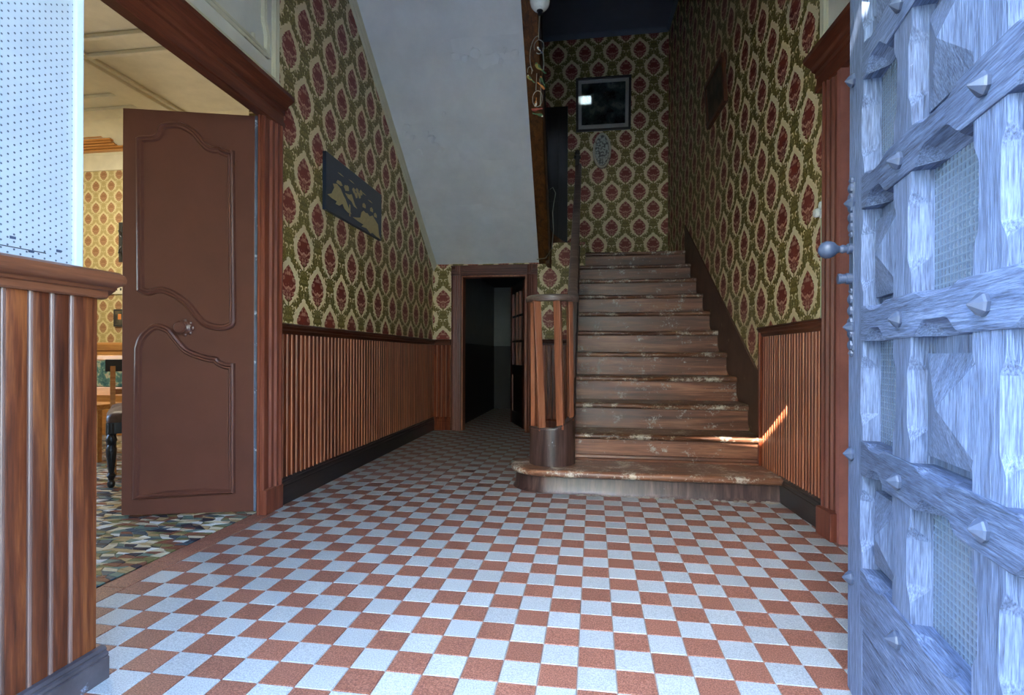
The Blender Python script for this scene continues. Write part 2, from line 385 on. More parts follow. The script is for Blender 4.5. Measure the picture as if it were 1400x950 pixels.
for j in range(-14, 86):
    for i in range(-17, 11):
        x0, y0 = i*T_+OX, j*T_+OY
        if y0 < .28: continue
        if y0 > YB and not (-1.75 < x0 < -.5): continue
        if y0 > 3.5 and x0 > -.2: continue
        x1 = x0+T_
        cand.append((shown([(x0,y0,0),(x1,y0,0),(x1,y0+T_,0),(x0,y0+T_,0)]), i, j, x0, y0))
    if True:
        x0, y0 = -18*T_+OX, j*T_+OY
        if y0 > 2.6 and y0 < YB: cand.append((shown([(x0,y0,0),(x0+T_,y0,0),(x0+T_,y0+T_,0),(x0,y0+T_,0)]), -18, j, x0, y0))
cand.sort(key=lambda c: -c[0]); rest = MB()
for n, (ar, i, j, x0, y0) in enumerate(cand):
    red = (i+j) % 2
    if n < 300:
        o = bpy.data.objects.new('floor_tile', tmesh[red]); C.objects.link(o); o.parent = fl
        o.location = (x0, y0, random.uniform(-.0004, .0004))
    else: tile_geo(rest, x0, x0+T_, y0, y0+T_, 0, red)
o = rest.build('far_floor_tiles', ['tile_white', 'tile_red'], fl); o['kind'] = 'stuff'
bt = MB(); tile_geo(bt, 0, .1, 0, .24); bmh = bt.mesh('border_tile', 'tile_red')
for k in range(6):
    o = bpy.data.objects.new('border_tile', bmh); C.objects.link(o); o.parent = fl; o.location = (-1.738-.002*k, 1.22+k*.24, 0)

# left wall (local frame): wallpapered, with a doorway y in [-1.45, -.185]
DW0, DW1, DH = -1.45, -.07, 2.20
w = MB()
w.box(-.12, 0, DW1, 4.4, 0, 5.0); w.box(-.12, 0, DW0, DW1, DH, 5.0); w.box(-.12, 0, -2.6, DW0, 0, 5.0)
# keep wall vertices in world space so the printed paper keeps its place
wl = w.build('wall_left', 'wp_left', None, ML); struct(wl, 'left hall wall in red and olive damask wallpaper over wood panelling', 'wall')
def bead_board(width, h, d=.012):
    """tongue-and-groove board in local coordinates: face towards +x, width along y; a round bead on one edge"""
    e = .0045; b = .011
    prof = [(0, 0), (d-.004, 0), (d, .003), (d, width-b-e-.003), (d-.005, width-b-e), (d-.005, width-b)]
    for k in range(6):
        a = PI*k/5; prof.append((d-.003+.0055*math.sin(a), width-b/2-.001-(b/2)*math.cos(a)))
    prof += [(0, width)]
    mb = MB().prism(prof, PXY, 0, h)
    for k in range(7, 12): mb.mi[2+k-1] = 1
    return mb
def boards(parent, T, y0, y1, z0, z1, width, mat, face=1):
    n = max(1, round((y1-y0)/width)); wd = (y1-y0)/n
    me = bead_board(wd, z1-z0).mesh('wainscot_board', [mat, mat+'_bead'], 40)
    inv = parent.matrix_world.inverted()
    for k in range(n):
        o = bpy.data.objects.new('wainscot_board', me); C.objects.link(o); o.parent = parent
        o.matrix_local = inv @ T @ Matrix.Translation((random.uniform(-.0008, .0008), y0+k*wd, z0)) if face > 0 else inv @ T @ Matrix.Translation((random.uniform(-.0008, .0008), y0+(k+1)*wd, z0)) @ Matrix.Rotation(PI, 4, 'Z')
boards(wl, ML, 0, 3.13, .13, .97, .05, 'wains')
CAPP = [(0,-.05),(.016,-.05),(.02,-.03),(.03,-.022),(.034,-.008),(.04,-.006),(.042,0),(.038,.008),(.012,.012),(0,.014)]
MB().prism([(p, .995+q) for p, q in CAPP], PXZ, -.012, 3.14).build('wainscot_cap', 'cap', wl, ML, 30)
BASEP = [(0,0),(.026,0),(.026,.10),(.022,.104),(.024,.112),(.022,.122),(.016,.127),(.018,.136),(.012,.147),(0,.15)]
b = MB().prism(BASEP, PXZ, .0, 3.13).build('baseboard_left', 'base', None, ML, 30); struct(b, 'black painted baseboard along the left panelled wall', 'baseboard')

# casing of the left doorway
CAS = [(0,0),(.034,0),(.04,.004),(.042,.016),(.036,.024),(.034,.03),(.036,.036),(.036,.052),(.03,.058),(.026,.062),(.028,.068),(.028,.088),(.022,.094),(.018,.098),(.02,.104),(.02,.136),(.025,.141),(.025,.15),(.02,.157),(0,.157)]
cs = MB(); cs.prism([(p, -.002-q) for p, q in CAS], PXY, .125, 2.07)
tr = cs.build('trim_1', 'case', None, ML, 25); struct(tr, 'red-brown moulded door casing around the left double doorway', 'door casing')
MB().box(0, .044, -.16, .002, 0, .127).build('plinth_block', 'case', tr, ML, bevel=.004)
MB().box(-.006, .006, -.166, -.02, 0, 2.1).build('door_jamb', 'case', tr, ML)
HEAD = [(-.02,2.07),(.03,2.07),(.036,2.075),(.036,2.10),(.028,2.105),(.028,2.14),(.036,2.145),(.036,2.165),(.05,2.172),(.058,2.19),(.075,2.2),(.09,2.215),(.092,2.235),(.0,2.24)]
MB().prism(HEAD, PXZ, -1.6, .018).build('door_head', 'casey', tr, ML, 25)
# panel over the doorway
ovp = MB().box(0, .012, -1.6, -.035, 2.24, 3.415); op = ovp.build('overdoor_panel', 'pale_panel', tr, ML)
def strip(mb, pts, wd, ht, nrm, base):
    """raised moulding along a polyline in the y,z plane; x = base .. base+ht"""
    for (a, b_) in zip(pts[:-1], pts[1:]):
        d = Vector((b_[0]-a[0], b_[1]-a[1])); L = d.length; d /= L; n = Vector((-d.y, d.x))
        prof = [(-wd/2, 0), (-wd/2, ht*.5), (-wd*.25, ht), (wd*.05, ht*.75), (wd*.3, ht*.9), (wd/2, ht*.4), (wd/2, 0)]
        mb.prism(prof, lambda p, q, t: Vector((base+nrm*q, a[0]+d.x*t+n.x*p, a[1]+d.y*t+n.y*p)), -wd/2, L+wd/2)
q = MB(); strip(q, [(-1.6, 2.285), (-.05, 2.285), (-.05, 3.39)], .055, .022, 1, .012); q.build('cream_moulding', 'cream', op, ML)
q = MB(); strip(q, [(-1.6, 2.40), (-.30, 2.40), (-.22, 2.40), (-.13, 2.40), (-.13, 2.49), (-.155, 2.56), (-.155, 3.39)], .035, .018, 1, .012); strip(q, [(-.25, 2.40), (-.25, 2.43)], .02, .016, 1, .012); q.build('cream_moulding', 'cream', op, ML)

# wall at the end of the hall with the small doorway
BD0, BD1, BDH = -1.455, -.71, 1.72
w = MB(); w.box(-1.9, BD0, YB, YB+.1, 0, 2.05); w.box(BD1, -.09, YB, YB+.1, 0, 2.05); w.box(BD0, BD1, YB, YB+.1, BDH, 2.05)
wb = w.build('wall_back', 'wp_back'); struct(wb, 'wallpapered end wall under the landing with the small doorway', 'wall')
TB = frame(0, YB, -PI/2)              # local x -> -Y (towards camera), local y -> +X
def boards_back(x0, x1): boards(wb, TB, x0, x1, .13, .97, .055, 'wains')
boards_back(-1.77, -1.565); boards_back(-.60, -.13)
for a, c in ((-1.78, -1.565), (-.60, -.12)):
    MB().prism([(p, .995+q) for p, q in CAPP], PXZ, a, c).build('wainscot_cap', 'capx', wb, TB, 30)
    b = MB().prism(BASEP, PXZ, a, c).build('baseboard_back' if a < -1 else 'baseboard_back_stair', 'wains', None, TB, 30); struct(b, 'low red-brown baseboard left of the small back doorway' if a < -1 else 'low red-brown baseboard between the small back doorway and the stairs', 'baseboard')
cs = MB()
CB = [(p*.9, q*.72) for p, q in CAS]
cs.prism([(p, BD0-.002-q+.01) for p, q in CB], PXY, 0, BDH+.1); cs.prism([(p, BD1+.002+q-.01) for p, q in CB], PXY, 0, BDH+.1)
tr2 = cs.build('trim_2', 'case', None, TB, 25); struct(tr2, 'brown wooden casing of the small doorway under the white soffit', 'door casing')
MB().prism([(p, BDH-.008+q) for p, q in CB], PXZ, BD0-.105, BD1+.105).build('door_head', 'casex', tr2, TB, 25)
q = MB(); q.box(BD0-.002, BD0+.025, YB-.01, YB+.11, 0, BDH); q.box(BD1-.025, BD1+.002, YB-.01, YB+.11, 0, BDH); q.box(BD0, BD1, YB-.01, YB+.11, BDH-.025, BDH+.002); q.build('door_jamb', 'baluster', tr2)

# passage behind the small doorway
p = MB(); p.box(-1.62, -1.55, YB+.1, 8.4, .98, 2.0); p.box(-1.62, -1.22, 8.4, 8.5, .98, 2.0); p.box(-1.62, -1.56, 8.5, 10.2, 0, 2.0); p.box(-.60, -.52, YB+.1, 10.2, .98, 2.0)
wp = p.build('wall_passage', 'passwhite_shaded'); struct(wp, 'upper walls of the passage beyond the small doorway, shade put into their paint', 'wall')
p = MB(); p.box(-1.62, -1.545, YB+.1, 8.4, 0, .98); p.box(-1.62, -1.22, 8.395, 8.5, 0, .98); p.box(-.605, -.52, YB+.1, 10.2, 0, .98); p.build('passage_dado', 'passdark_shaded', wp)
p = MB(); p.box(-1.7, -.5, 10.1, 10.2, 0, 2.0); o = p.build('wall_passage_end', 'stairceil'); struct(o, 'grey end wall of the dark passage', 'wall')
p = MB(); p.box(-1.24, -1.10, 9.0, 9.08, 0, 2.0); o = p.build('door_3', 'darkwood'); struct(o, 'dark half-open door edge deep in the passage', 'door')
o = MB().box(-1.75, -.15, YB+.1, 10.2, 1.9, 1.94).build('ceiling_passage', 'passdark_shaded'); struct(o, 'low ceiling of the passage, its shade put into the paint', 'ceiling')

# right wall
w = MB(); w.box(0, .15, -.02, 4.6, 0, 5.0); w.box(0, .15, -1.35, -.02, 2.12, 5.0); w.box(0, .15, -2.7, -1.35, 0, 5.0)
wr = w.build('wall_right', 'wp_right', None, MR); struct(wr, 'right wall of the stairs in red and olive damask wallpaper', 'wall')
boards(wr, MR, .0, .86, .13, .985, .036, 'wains', -1)
MB().prism([(-p, 1.005+q) for p, q in CAPP], PXZ, -.012, .875).build('wainscot_cap', 'cap', wr, MR, 30)
MB().box(-.03, 0, .86, .885, .14, 1.0).build('corner_post', 'wains', wr, MR, bevel=.004)
b = MB().prism([(-p, q) for p, q in BASEP], PXZ, .0, .565).build('baseboard_right', 'base', None, MR, 30); struct(b, 'black moulded baseboard under the short right wainscot', 'baseboard')
cs = MB(); cs.prism([(-p, -.002-q*.82) for p, q in CAS], PXY, .13, 2.12)
tr3 = cs.build('trim_3', 'case', None, MR, 25); struct(tr3, 'red-brown casing of the right doorway beside the open front door', 'door casing')
MB().box(-.058, 0, -.14, .004, 0, .13).build('plinth_block', 'case', tr3, MR, bevel=.004)
MB().box(-.03, .15, -.16, -.128, 0, 2.12).build('door_jamb', paint('pinkish_jamb_paint', (150,94,84), .5), tr3, MR)
MB().prism([(-p if p > 0 else 0, q+.04) for p, q in HEAD], PXZ, -1.5, .08).build('door_head', 'casey', tr3, MR, 25)
ov = MB().box(-.014, 0, -1.5, .03, 2.285, 3.415).build('overdoor_panel', 'pale_panel', tr3, MR)
q = MB(); strip(q, [(-1.5, 2.33), (.02, 2.33), (.02, 3.39)], .055, .02, -1, -.014); q.build('cream_moulding', 'cream', ov, MR)
o = MB().box(.06, .1, -1.36, -.13, -.05, 2.13).build('door_2', 'door_brown', None, MR); struct(o, 'closed brown door in the right doorway', 'door')

# walls around the stair well, front wall, ceilings
def yb(a, b): return a
w = MB(); w.box(-1.05, 1.2, YS, YS+.12, 1.9, 5.0); w.box(-1.95, -1.05, YS, YS+.12, 4.0, 5.0); w.box(-1.95, -1.05, YS, YS+.12, 1.9, 4.0)
ws = w.build('wall_stair', 'wp_stair'); struct(ws, 'dim damask wall behind the upper stair landing', 'wall')
d2 = MB().box(-1.08, -.335, YS-.04, YS, LAND, 4.0).build('door_1', 'darkwood'); struct(d2, 'dark door on the upper landing behind the banister', 'door')
for z0, z1 in ((LAND+.12, LAND+.85), (LAND+1.0, LAND+1.93)): MB().box(-.97, -.445, YS-.052, YS-.04, z0, z1).build('door_panel', 'darkwood', d2, bevel=.004)
o = MB().box(-1.95, 1.3, 3.6, YS+.12, 4.92, 5.0).build('ceiling_stair', 'stairceil'); struct(o, 'grey ceiling high above the stair well', 'ceiling')
q = MB()
for (x0, x1, y0, y1) in ((-1.9, .9, YS-.03, YS),): q.prism([(y0, 4.92), (y0, 4.90), (y1, 4.86), (y1, 4.92)], PYZ, x0, x1)
q.prism([(-.03, 4.92), (-.03, 4.90), (0, 4.86), (0, 4.92)], lambda p, t, s: MR @ Vector((p, s, t)), 1.05, 4.25)
o = q.build('trim_4', 'stairceil'); struct(o, 'plain cornice around the ceiling of the stair well', 'cornice')
o = MB().box(-1.95, 1.35, .1, 3.75, 3.42, 3.5).build('ceiling', paint('dark_hall_ceiling', (110,100,86), .7)); struct(o, 'unseen ceiling over the front of the hall, darkened to cut bounce', 'ceiling')  # lowered, extended and darkened to keep bounced light off the stair wall
w = MB(); w.box(-1.95, -.28, 3.65, 3.75, 3.42, 5.0); w.box(-.06, 1.3, 3.65, 3.75, 3.42, 5.0); w.box(-.28, -.06, 3.65, 3.75, 3.42, 4.36); w.box(-.28, -.06, 3.65, 3.75, 4.50, 5.0)
o = w.build('wall_upper', paint('upper_wall_brown', (96,86,74), .7)); struct(o, 'wall of the upper floor above the hall ceiling', 'wall')
o = MB().box(-.28, -.06, 3.69, 3.70, 4.36, 4.50).build('added_window', 'clear'); struct(o, 'small added upper window, there for the reflection in the landing print', 'window')  # added opening that gives the landing print a bright reflection
w = MB(); FX0, FX1, FH = -.86, .53, 2.38
w.box(-1.95, FX0, .22, .5, -.1, 5.0); w.box(FX1, 1.35, .22, .5, -.1, 5.0); w.box(FX0, FX1, .22, .5, FH, 5.0)
o = w.build('wall_front', 'facade'); struct(o, 'front wall of the house around the open entrance', 'wall')
o = MB().box(-14, 14, -16, .22, -.14, -.02).build('pavement', 'outside'); struct(o, 'pale pavement outside the entrance', 'pavement')

hs_ = MB(); hs_.prism([(-12, 0), (9, 0), (9, 6.6), (-.6, 7.24), (-2.6, 7.42), (-12, 9.2)], PXZ, -13, -8)
o = hs_.build('wall_opposite_house', 'facade'); struct(o, 'facade of the house across the street', 'wall')

# white soffit under the upper flight
def zs(Y): return 1.862 + .712*(5.83-Y)
def xs(Y): return -.585 + .036*(5.82-Y)
N = 46; K = 22; grid = []
for a in range(N+1):
    Y = YB - (YB-3.58)*a/N
    for c in range(K+1):
        s_ = c/K; x = XL(Y)-.01 + (xs(Y)-XL(Y)+.02)*s_
        dz = .006*noise.noise((x*2.2, Y*2.2, 3)) + .003*noise.noise((x*9, Y*9, 7))
        grid.append((x, Y, zs(Y)+dz))
g = MB(); n1 = (N+1)*(K+1)
fs = [(a*(K+1)+c, a*(K+1)+c+1, (a+1)*(K+1)+c+1, (a+1)*(K+1)+c) for a in range(N) for c in range(K)]
g.add(grid + [(x, y, z+.25) for x, y, z in grid], fs + [tuple(n1+i for i in f[::-1]) for f in fs])
so = g.build('ceiling_soffit', 'plaster', None, None, 60); struct(so, 'white plaster soffit sloping under the upper stair flight', 'soffit')
# flakes of lifting plaster
random.seed(3)
def flake(cx, cy, r):
    n = 7; pts = []
    for k in range(n):
        a = 2*PI*k/n; rr = r*random.uniform(.5, 1.1); pts.append((cx+rr*1.5*math.cos(a), cy+rr*math.sin(a)))
    top = [Vector((x, y, zs(y)-.002)) for x, y in pts]; c = Vector((cx, cy, zs(cy)-.012))
    low = [Vector((x, y, zs(y)-.005-.02*max(0, (y-cy)/r)-random.random()*.006)) for x, y in pts]
    MB().loft([top, low]).build('plaster_flake', 'plaster', so)
for x, y, r in ((-1.05, 4.04, .03), (-.98, 4.06, .022), (-.90, 4.03, .03), (-.84, 4.09, .05), (-.77, 4.07, .035), (-.74, 4.11, .045), (-.67, 4.03, .02), (-.60, 4.06, .03), (-1.61, 4.50, .03), (-1.63, 4.54, .02), (-1.58, 4.58, .018), (-1.42, 4.60, .03), (-1.39, 4.66, .04), (-1.36, 4.69, .025), (-1.44, 4.55, .018), (-1.55, 4.70, .028), (-1.25, 4.42, .015)): flake(x, y, r)
def lap(x0, x1, y0, wd, th, n=16):
    rings = []
    for k in range(n+1):
        x = x0+(x1-x0)*k/n; y = y0+.02*noise.noise((x*4, y0, 1)); rings.append([Vector((x, y, zs(y)+.004)), Vector((x, y, zs(y)-th)), Vector((x, y-wd, zs(y-wd)-.0005)), Vector((x, y-wd, zs(y-wd)+.004))])
    MB().loft(rings).build('plaster_lap', 'plaster', so)
lap(-1.07, -.55, 4.05, .10, .007); lap(-1.62, -1.38, 4.55, .06, .006); lap(-1.2, -.62, 4.79, .16, .009); lap(-1.7, -.6, 5.40, .2, .005)
q = MB()
rings = []
for k in range(2):
    Y = (YB, 3.58)[k]; x = XL(Y); z = zs(Y)
    rings.append([Vector((x, Y, z-.07)), Vector((x+.018, Y, z-.066)), Vector((x+.02, Y, z-.045)), Vector((x+.03, Y, z-.035)), Vector((x+.034, Y, z-.01)), Vector((x+.045, Y, z+.02)), Vector((x, Y, z+.02))])
o = q.loft(rings).build('trim_5', 'cream', None, None, 30); struct(o, 'cream moulding between the soffit and the wallpapered wall', 'moulding')

# ================================================================== STAIRCASE
def nose(k): return 3.25 if k == 1 else 3.60 + (k-2)*.2535
def top(k): return .142 if k == 1 else .325 + (k-2)*.18
def sl(Y): return -.135 - .012*(Y-3.6)
st = thing('staircase', (.45, 3.3, 0), 'worn dark wooden staircase with orange balusters rising beside the right wall', 'staircase')
TT = .042
def worn_bar(x0, x1f, yf, yr, zt, tt, jit, n=44, seed=0, name='tread', mat='stair'):
    """a tread: rounded nosing swept from x0 to x1 with worn, uneven edges"""
    x1 = x1f; rings = []
    for i in range(n+1):
        x = x0 + (x1-x0)*i/n
        w1 = jit*(noise.noise((x*5, seed*3.1, 1)) + .6*noise.noise((x*17, seed*3.1, 2))); w2 = jit*.6*noise.noise((x*8, seed*2.3, 5))
        dip = -.006*math.exp(-((x-.45)/.35)**2)
        rings.append([Vector((x, yr, zt)), Vector((x, yf+.05, zt+dip*.6)), Vector((x, yf+.016+w1, zt-.002+dip+w2)), Vector((x, yf+.004+w1, zt-.010+dip+w2)), Vector((x, yf+w1*.7, zt-tt*.5)), Vector((x, yf+.005+w1*.4, zt-tt+.006)), Vector((x, yf+.016, zt-tt)), Vector((x, yr, zt-tt))])
    return MB().loft(rings).build(name, mat, st, None, 50)
for k in range(2, 12):
    yf = nose(k); yr = nose(k+1)+.06 if k < 11 else YS
    worn_bar(sl(yf), XR(yf)-.012, yf, yr, top(k), TT, .007, 44, k)
    x0, x1 = sl(yf), XR(yf); zb = top(k-1)-.005; N2 = 30; yy = yf+.036
    rings = []
    for i in range(N2+1):
        x = x0+(x1-x0)*i/N2; d = .004*noise.noise((x*6, k*2.2, 9))
        rings.append([Vector((x, yy+d, zb)), Vector((x, yy-d, top(k)-TT)), Vector((x, yy+.02, top(k)-TT)), Vector((x, yy+.02, zb))])
    MB().loft(rings).build('riser', 'riser', st, None, 50)
# moulding at the foot of the second riser
MB().prism([(nose(2)+.036, .135), (nose(2)+.016, .135), (nose(2)+.014, .155), (nose(2)+.024, .16), (nose(2)+.026, .175), (nose(2)+.036, .18)], PYZ, -.14, 1.05).build('riser_moulding', 'riser', st, None, 30)
# first step with its rounded end
DC = (-.262, 3.50)
def step_outline(off):
    pts = [(XR(3.25)-.005+.0, 3.262-off), ]
    for i in range(1, 22): 
        x = XR(3.25)-.01 - (XR(3.25)+.255)*i/22; pts.append((x, 3.262-off + (.004*noise.noise((x*6, off*50, 2)))))
    r = .238+off
    for k in range(17):
        a = -PI/2 - PI*k/16; pts.append((DC[0]-.005+r*1.02*math.cos(a), DC[1]+r*math.sin(a)))
    pts += [(-.13, DC[1]+r), (-.13, 3.66), (XR(3.6), 3.66)]
    return pts
rings = []
for off, z in ((-.014, .142), (-.004, .1415), (.010, .135), (.016, .122), (.012, .106), (.0, .1)):
    rings.append([Vector((x, y, z)) for x, y in step_outline(off)])
MB().loft(rings).build('tread', 'stair', st, None, 50)
rings = [[Vector((x, y, z)) for x, y in step_outline(off)] for off, z in ((.002, 0), (-.012, .02), (-.018, .102))]
MB().loft(rings).build('riser', 'drum', st, None, 50)
# plaster crumbs at the foot of the first riser
random.seed(5)
cr = MB()
for k in range(70):
    x = random.uniform(-.1, 1.05); y = 3.25+random.uniform(-.016, .008); r = random.uniform(.003, .011)
    cr.add([(x-r*2, y, 0), (x+r*2, y, 0), (x+r, y+.012, r*.8), (x-r, y+.012, r*.8), (x, y-r*.7, 0)], [(0, 4, 3), (4, 2, 3), (4, 1, 2), (0, 3, 2, 1)])
o = cr.build('plaster_crumbs', 'grout', st); o['kind'] = 'stuff'
# curved curb string of the newel, running on up the flight
path = []
for k in range(15):
    a = PI*1.10 + (PI*.92)*k/14; path.append((DC[0]+.132*math.cos(a), DC[1]+.132*math.sin(a), .375 + (.02*max(0, k-7)/7)**1 if k < 8 else .375+.014*(k-7)))
yl = 3.56
while yl < 5.75: path.append((sl(yl)-.002, yl, max(.47, .47+.712*(yl-3.56)))); yl += .1
def ribbon(path, th, zlow):
    rings = []
    for i, (x, y, z) in enumerate(path):
        a = path[max(i-1, 0)]; b_ = path[min(i+1, len(path)-1)]; d = Vector((b_[0]-a[0], b_[1]-a[1])).normalized(); n = Vector((-d.y, d.x))
        zl = zlow(i, x, y, z); h = th/2
        rings.append([Vector((x-n.x*h, y-n.y*h, zl)), Vector((x-n.x*h, y-n.y*h, z-.006)), Vector((x-n.x*(h+.006), y-n.y*(h+.006), z-.004)), Vector((x-n.x*(h+.004), y-n.y*(h+.004), z+.006)), Vector((x+n.x*(h+.004), y+n.y*(h+.004), z+.006)), Vector((x+n.x*h, y+n.y*h, zl))])
    return MB().loft(rings)
ribbon(path, .032, lambda i, x, y, z: .138 if y < 3.7 else max(.1, z-.42)).build('curb_string', 'drum', st, None, 40)
# spandrel panel closing the side of the flight
MB().prism([(3.6, 0), (5.9, 0), (5.9, 1.9), (5.8, 1.84), (3.6, .28)], PYZ, -.165, -.15).build('spandrel', 'wains', st)
# balusters round the newel and up the flight
def baluster(bx, by, bz, tx, ty, tz, ang, wd=.042, th=.022, mat='baluster'):
    c, s_ = math.cos(ang), math.sin(ang); rings = []
    for x, y, z in ((bx, by, bz), (tx, ty, tz)):
        rings.append([Vector((x+c*p-s_*q, y+s_*p+c*q, z)) for p, q in ((-wd/2, -th/2), (wd/2, -th/2), (wd/2, th/2), (-wd/2, th/2))])
    MB().loft(rings).build('baluster', mat, st, None, bevel=.003)
baluster(-.318, 3.388, .36, -.352, 3.36, 1.172, .5, .046, .03)
baluster(-.375, 3.47, .36, -.38, 3.46, 1.172, 1.2, .04, .03)
baluster(-.20, 3.388, .37, -.222, 3.36, 1.172, -.35, .046, .03)
baluster(-.142, 3.455, .42, -.15, 3.44, 1.172, -1.1, .04, .03)
for k in range(10):
    y = 3.62+k*.2535*.93; z = .5+.712*(y-3.6); baluster(sl(y), y, z-.03, sl(y), y, 1.2+.712*(y-3.5)-.03 if y > 3.5 else 1.17, PI/2, .03, .02, 'drum')
# handrail: flat scroll over the newel then up the flight
hp = []
for k in range(11):
    a = PI*1.06 + (PI*.9)*k/10; hp.append((DC[0]+.142*math.cos(a), DC[1]-.02+.142*math.sin(a), 1.19))
yl = 3.56
while yl < 5.86: hp.append((sl(yl)-.002, yl, 1.2+.712*(yl-3.5))); yl += .12
rings = []
for i, (x, y, z) in enumerate(hp):
    a = hp[max(i-1, 0)]; b_ = hp[min(i+1, len(hp)-1)]; d = Vector((b_[0]-a[0], b_[1]-a[1])).normalized(); n = Vector((-d.y, d.x))
    rings.append([Vector((x+n.x*p, y+n.y*p, z+q_)) for p, q_ in ((-.026, -.02), (-.032, -.004), (-.03, .012), (-.016, .02), (.016, .02), (.03, .012), (.032, -.004), (.026, -.02))])
MB().loft(rings).build('handrail', 'rail', st, None, 40)
# landing newel and wreathed string joining the two flights
ln = MB(); ln.box(-.20, -.155, 5.80, 5.85, 1.6, 2.93); ln.lathe([(.03, 0), (.036, .01), (.036, .03), (.022, .04), (.03, .06), (.02, .09), (.0, .1)], (-.178, 5.825, 2.93), 14)
ln.build('landing_newel', 'darkwood', st, None, 40)
wp_ = []
for k in range(17):
    t = k/16; a = PI*(1-t); wp_.append((-.335+.155*math.cos(a), 5.80+.14*math.sin(a), 2.22-.27*t))
rings = []
for i, (x, y, z) in enumerate(wp_):
    a = wp_[max(i-1, 0)]; b_ = wp_[min(i+1, 16)]; d = Vector((b_[0]-a[0], b_[1]-a[1])).normalized(); n = Vector((-d.y, d.x))
    rings.append([Vector((x-n.x*.02, y-n.y*.02, z-.40)), Vector((x-n.x*.02, y-n.y*.02, z)), Vector((x+n.x*.02, y+n.y*.02, z)), Vector((x+n.x*.02, y+n.y*.02, z-.40))])
MB().loft(rings).build('wreath_string', 'stringer', st, None, 50)
# landing floor
MB().box(-1.9, .97, 5.93, YS, 1.88, LAND-.002).build('landing_floor', 'stair', st)
# beam-like string at the open edge of the upper flight
rings = []
for Y in (YB-.02, 3.6):
    x = xs(Y); z = zs(Y); rings.append([Vector((x, Y, z-.035)), Vector((x+.105, Y, z-.03)), Vector((x+.115, Y, z-.01)), Vector((x+.115, Y, z+.36)), Vector((x, Y, z+.36))])
us = st
MB().loft(rings).build('upper_string', 'stringer', us, None, 30)
for k in range(10):
    Y = 5.7-k*.19; MB().box(xs(Y)+.04, xs(Y)+.065, Y-.012, Y+.012, zs(Y)+.34, zs(Y)+1.15).build('baluster', 'darkwood', us)
rings = []
for Y in (5.82, 3.78): rings.append([Vector((xs(Y)+.02+p, Y, zs(Y)+1.15+q_)) for p, q_ in ((0, 0), (.065, 0), (.07, .03), (.05, .05), (.015, .05), (-.005, .03))])
MB().loft(rings).build('handrail', 'darkwood', us, None, 40)
# sloping brown dado along the right side of the flight
dk = MB(); rings = []
for Y in (3.62, 5.95):
    zt = .325+.71*(Y-3.6)
    rings.append([MR @ Vector((-.008, Y-2.75, zt-.16)), MR @ Vector((-.008, Y-2.75, zt+.20+(.13 if Y < 4 else 0.02))), MR @ Vector((0, Y-2.75, zt+.21+(.13 if Y < 4 else 0.02))), MR @ Vector((0, Y-2.75, zt-.16))])
MB().loft(rings).build('wall_string', 'skirt', st)

# ================================================================== LEFT DOOR LEAF
HX, HY = -1.762, 2.615; LA = math.atan2(-.18, -.621); LW = .640; LH = 2.085
TD = frame(HX, HY, LA)                 # local x: along the leaf from the hinge, local y: normal, z up
# front side (towards the camera) is local +y for this angle
leaf = thing('door_leaf', (0,0,0), 'open chocolate-brown door leaf with two curved moulded panels in the left doorway', 'door', None, TD)
leaf_b = MB().box(0, LW, -.04, 0, .008, LH).build('slab', 'door_brown', leaf, TD, bevel=.003)
MB().box(-.014, -.001, -.042, .004, .008, LH).build('hinge_edge', 'edge_blue', leaf, TD)
def smooth_poly(pts, n=6):
    out = []
    for i in range(len(pts)-1):
        p0 = pts[max(i-1, 0)]; p1 = pts[i]; p2 = pts[i+1]; p3 = pts[min(i+2, len(pts)-1)]
        for k in range(n):
            t = k/n; out.append(tuple(.5*((2*p1[j]) + (-p0[j]+p2[j])*t + (2*p0[j]-5*p1[j]+4*p2[j]-p3[j])*t*t + (-p0[j]+3*p1[j]-3*p2[j]+p3[j])*t**3) for j in (0, 1)))
    return out + [pts[-1]]
def panel_ring(outline, parent, T, mat, wd=.026, ht=.018, side=1, y0=0):
    n = len(outline); rings = [[] for _ in range(6)]
    cx = sum(p[0] for p in outline)/n; cz = sum(p[1] for p in outline)/n
    nor = []
    for i in range(n):
        a = outline[i-1]; b_ = outline[(i+1) % n]; d = Vector((b_[0]-a[0], b_[1]-a[1]));
        d = d.normalized() if d.length > 1e-6 else Vector((1, 0)); nor.append(Vector((-d.y, d.x)))
    area = sum(outline[i-1][0]*outline[i][1]-outline[i][0]*outline[i-1][1] for i in range(n))
    sg = 1 if area > 0 else -1        # inward normal
    prof = [(0, 0), (.15, .75), (.4, 1.0), (.6, .55), (.8, .6), (1, 0)]
    rr = [[Vector((outline[i][0]+sg*nor[i].x*wd*a, y0+side*ht*h_, outline[i][1]+sg*nor[i].y*wd*a)) for i in range(n)] for a, h_ in prof]
    mb = MB(); vs = [p for r in rr for p in r]; fs = []
    for k in range(5):
        for i in range(n): fs.append((k*n+i, k*n+(i+1) % n, (k+1)*n+(i+1) % n, (k+1)*n+i))
    mb.add(vs, fs); return mb.build('panel_moulding', mat, parent, T, 40)
up_top = [(.578,1.93),(.565,1.945),(.53,1.952),(.50,1.955),(.482,1.965),(.475,1.99),(.462,2.012),(.43,2.026),(.373,2.03),(.325,2.014),(.283,1.985),(.25,1.945),(.223,1.918),(.195,1.91),(.17,1.912),(.155,1.90),(.13,1.893),(.10,1.893)]
up_bot = [(.088,1.0),(.10,.975),(.135,.957),(.174,.953),(.22,.96),(.264,.982),(.30,1.025),(.33,1.066),(.355,1.090),(.39,1.117),(.43,1.137),(.466,1.142),(.51,1.13),(.54,1.135),(.57,1.155)]
up = smooth_poly(up_top, 3) + smooth_poly(up_bot, 3)
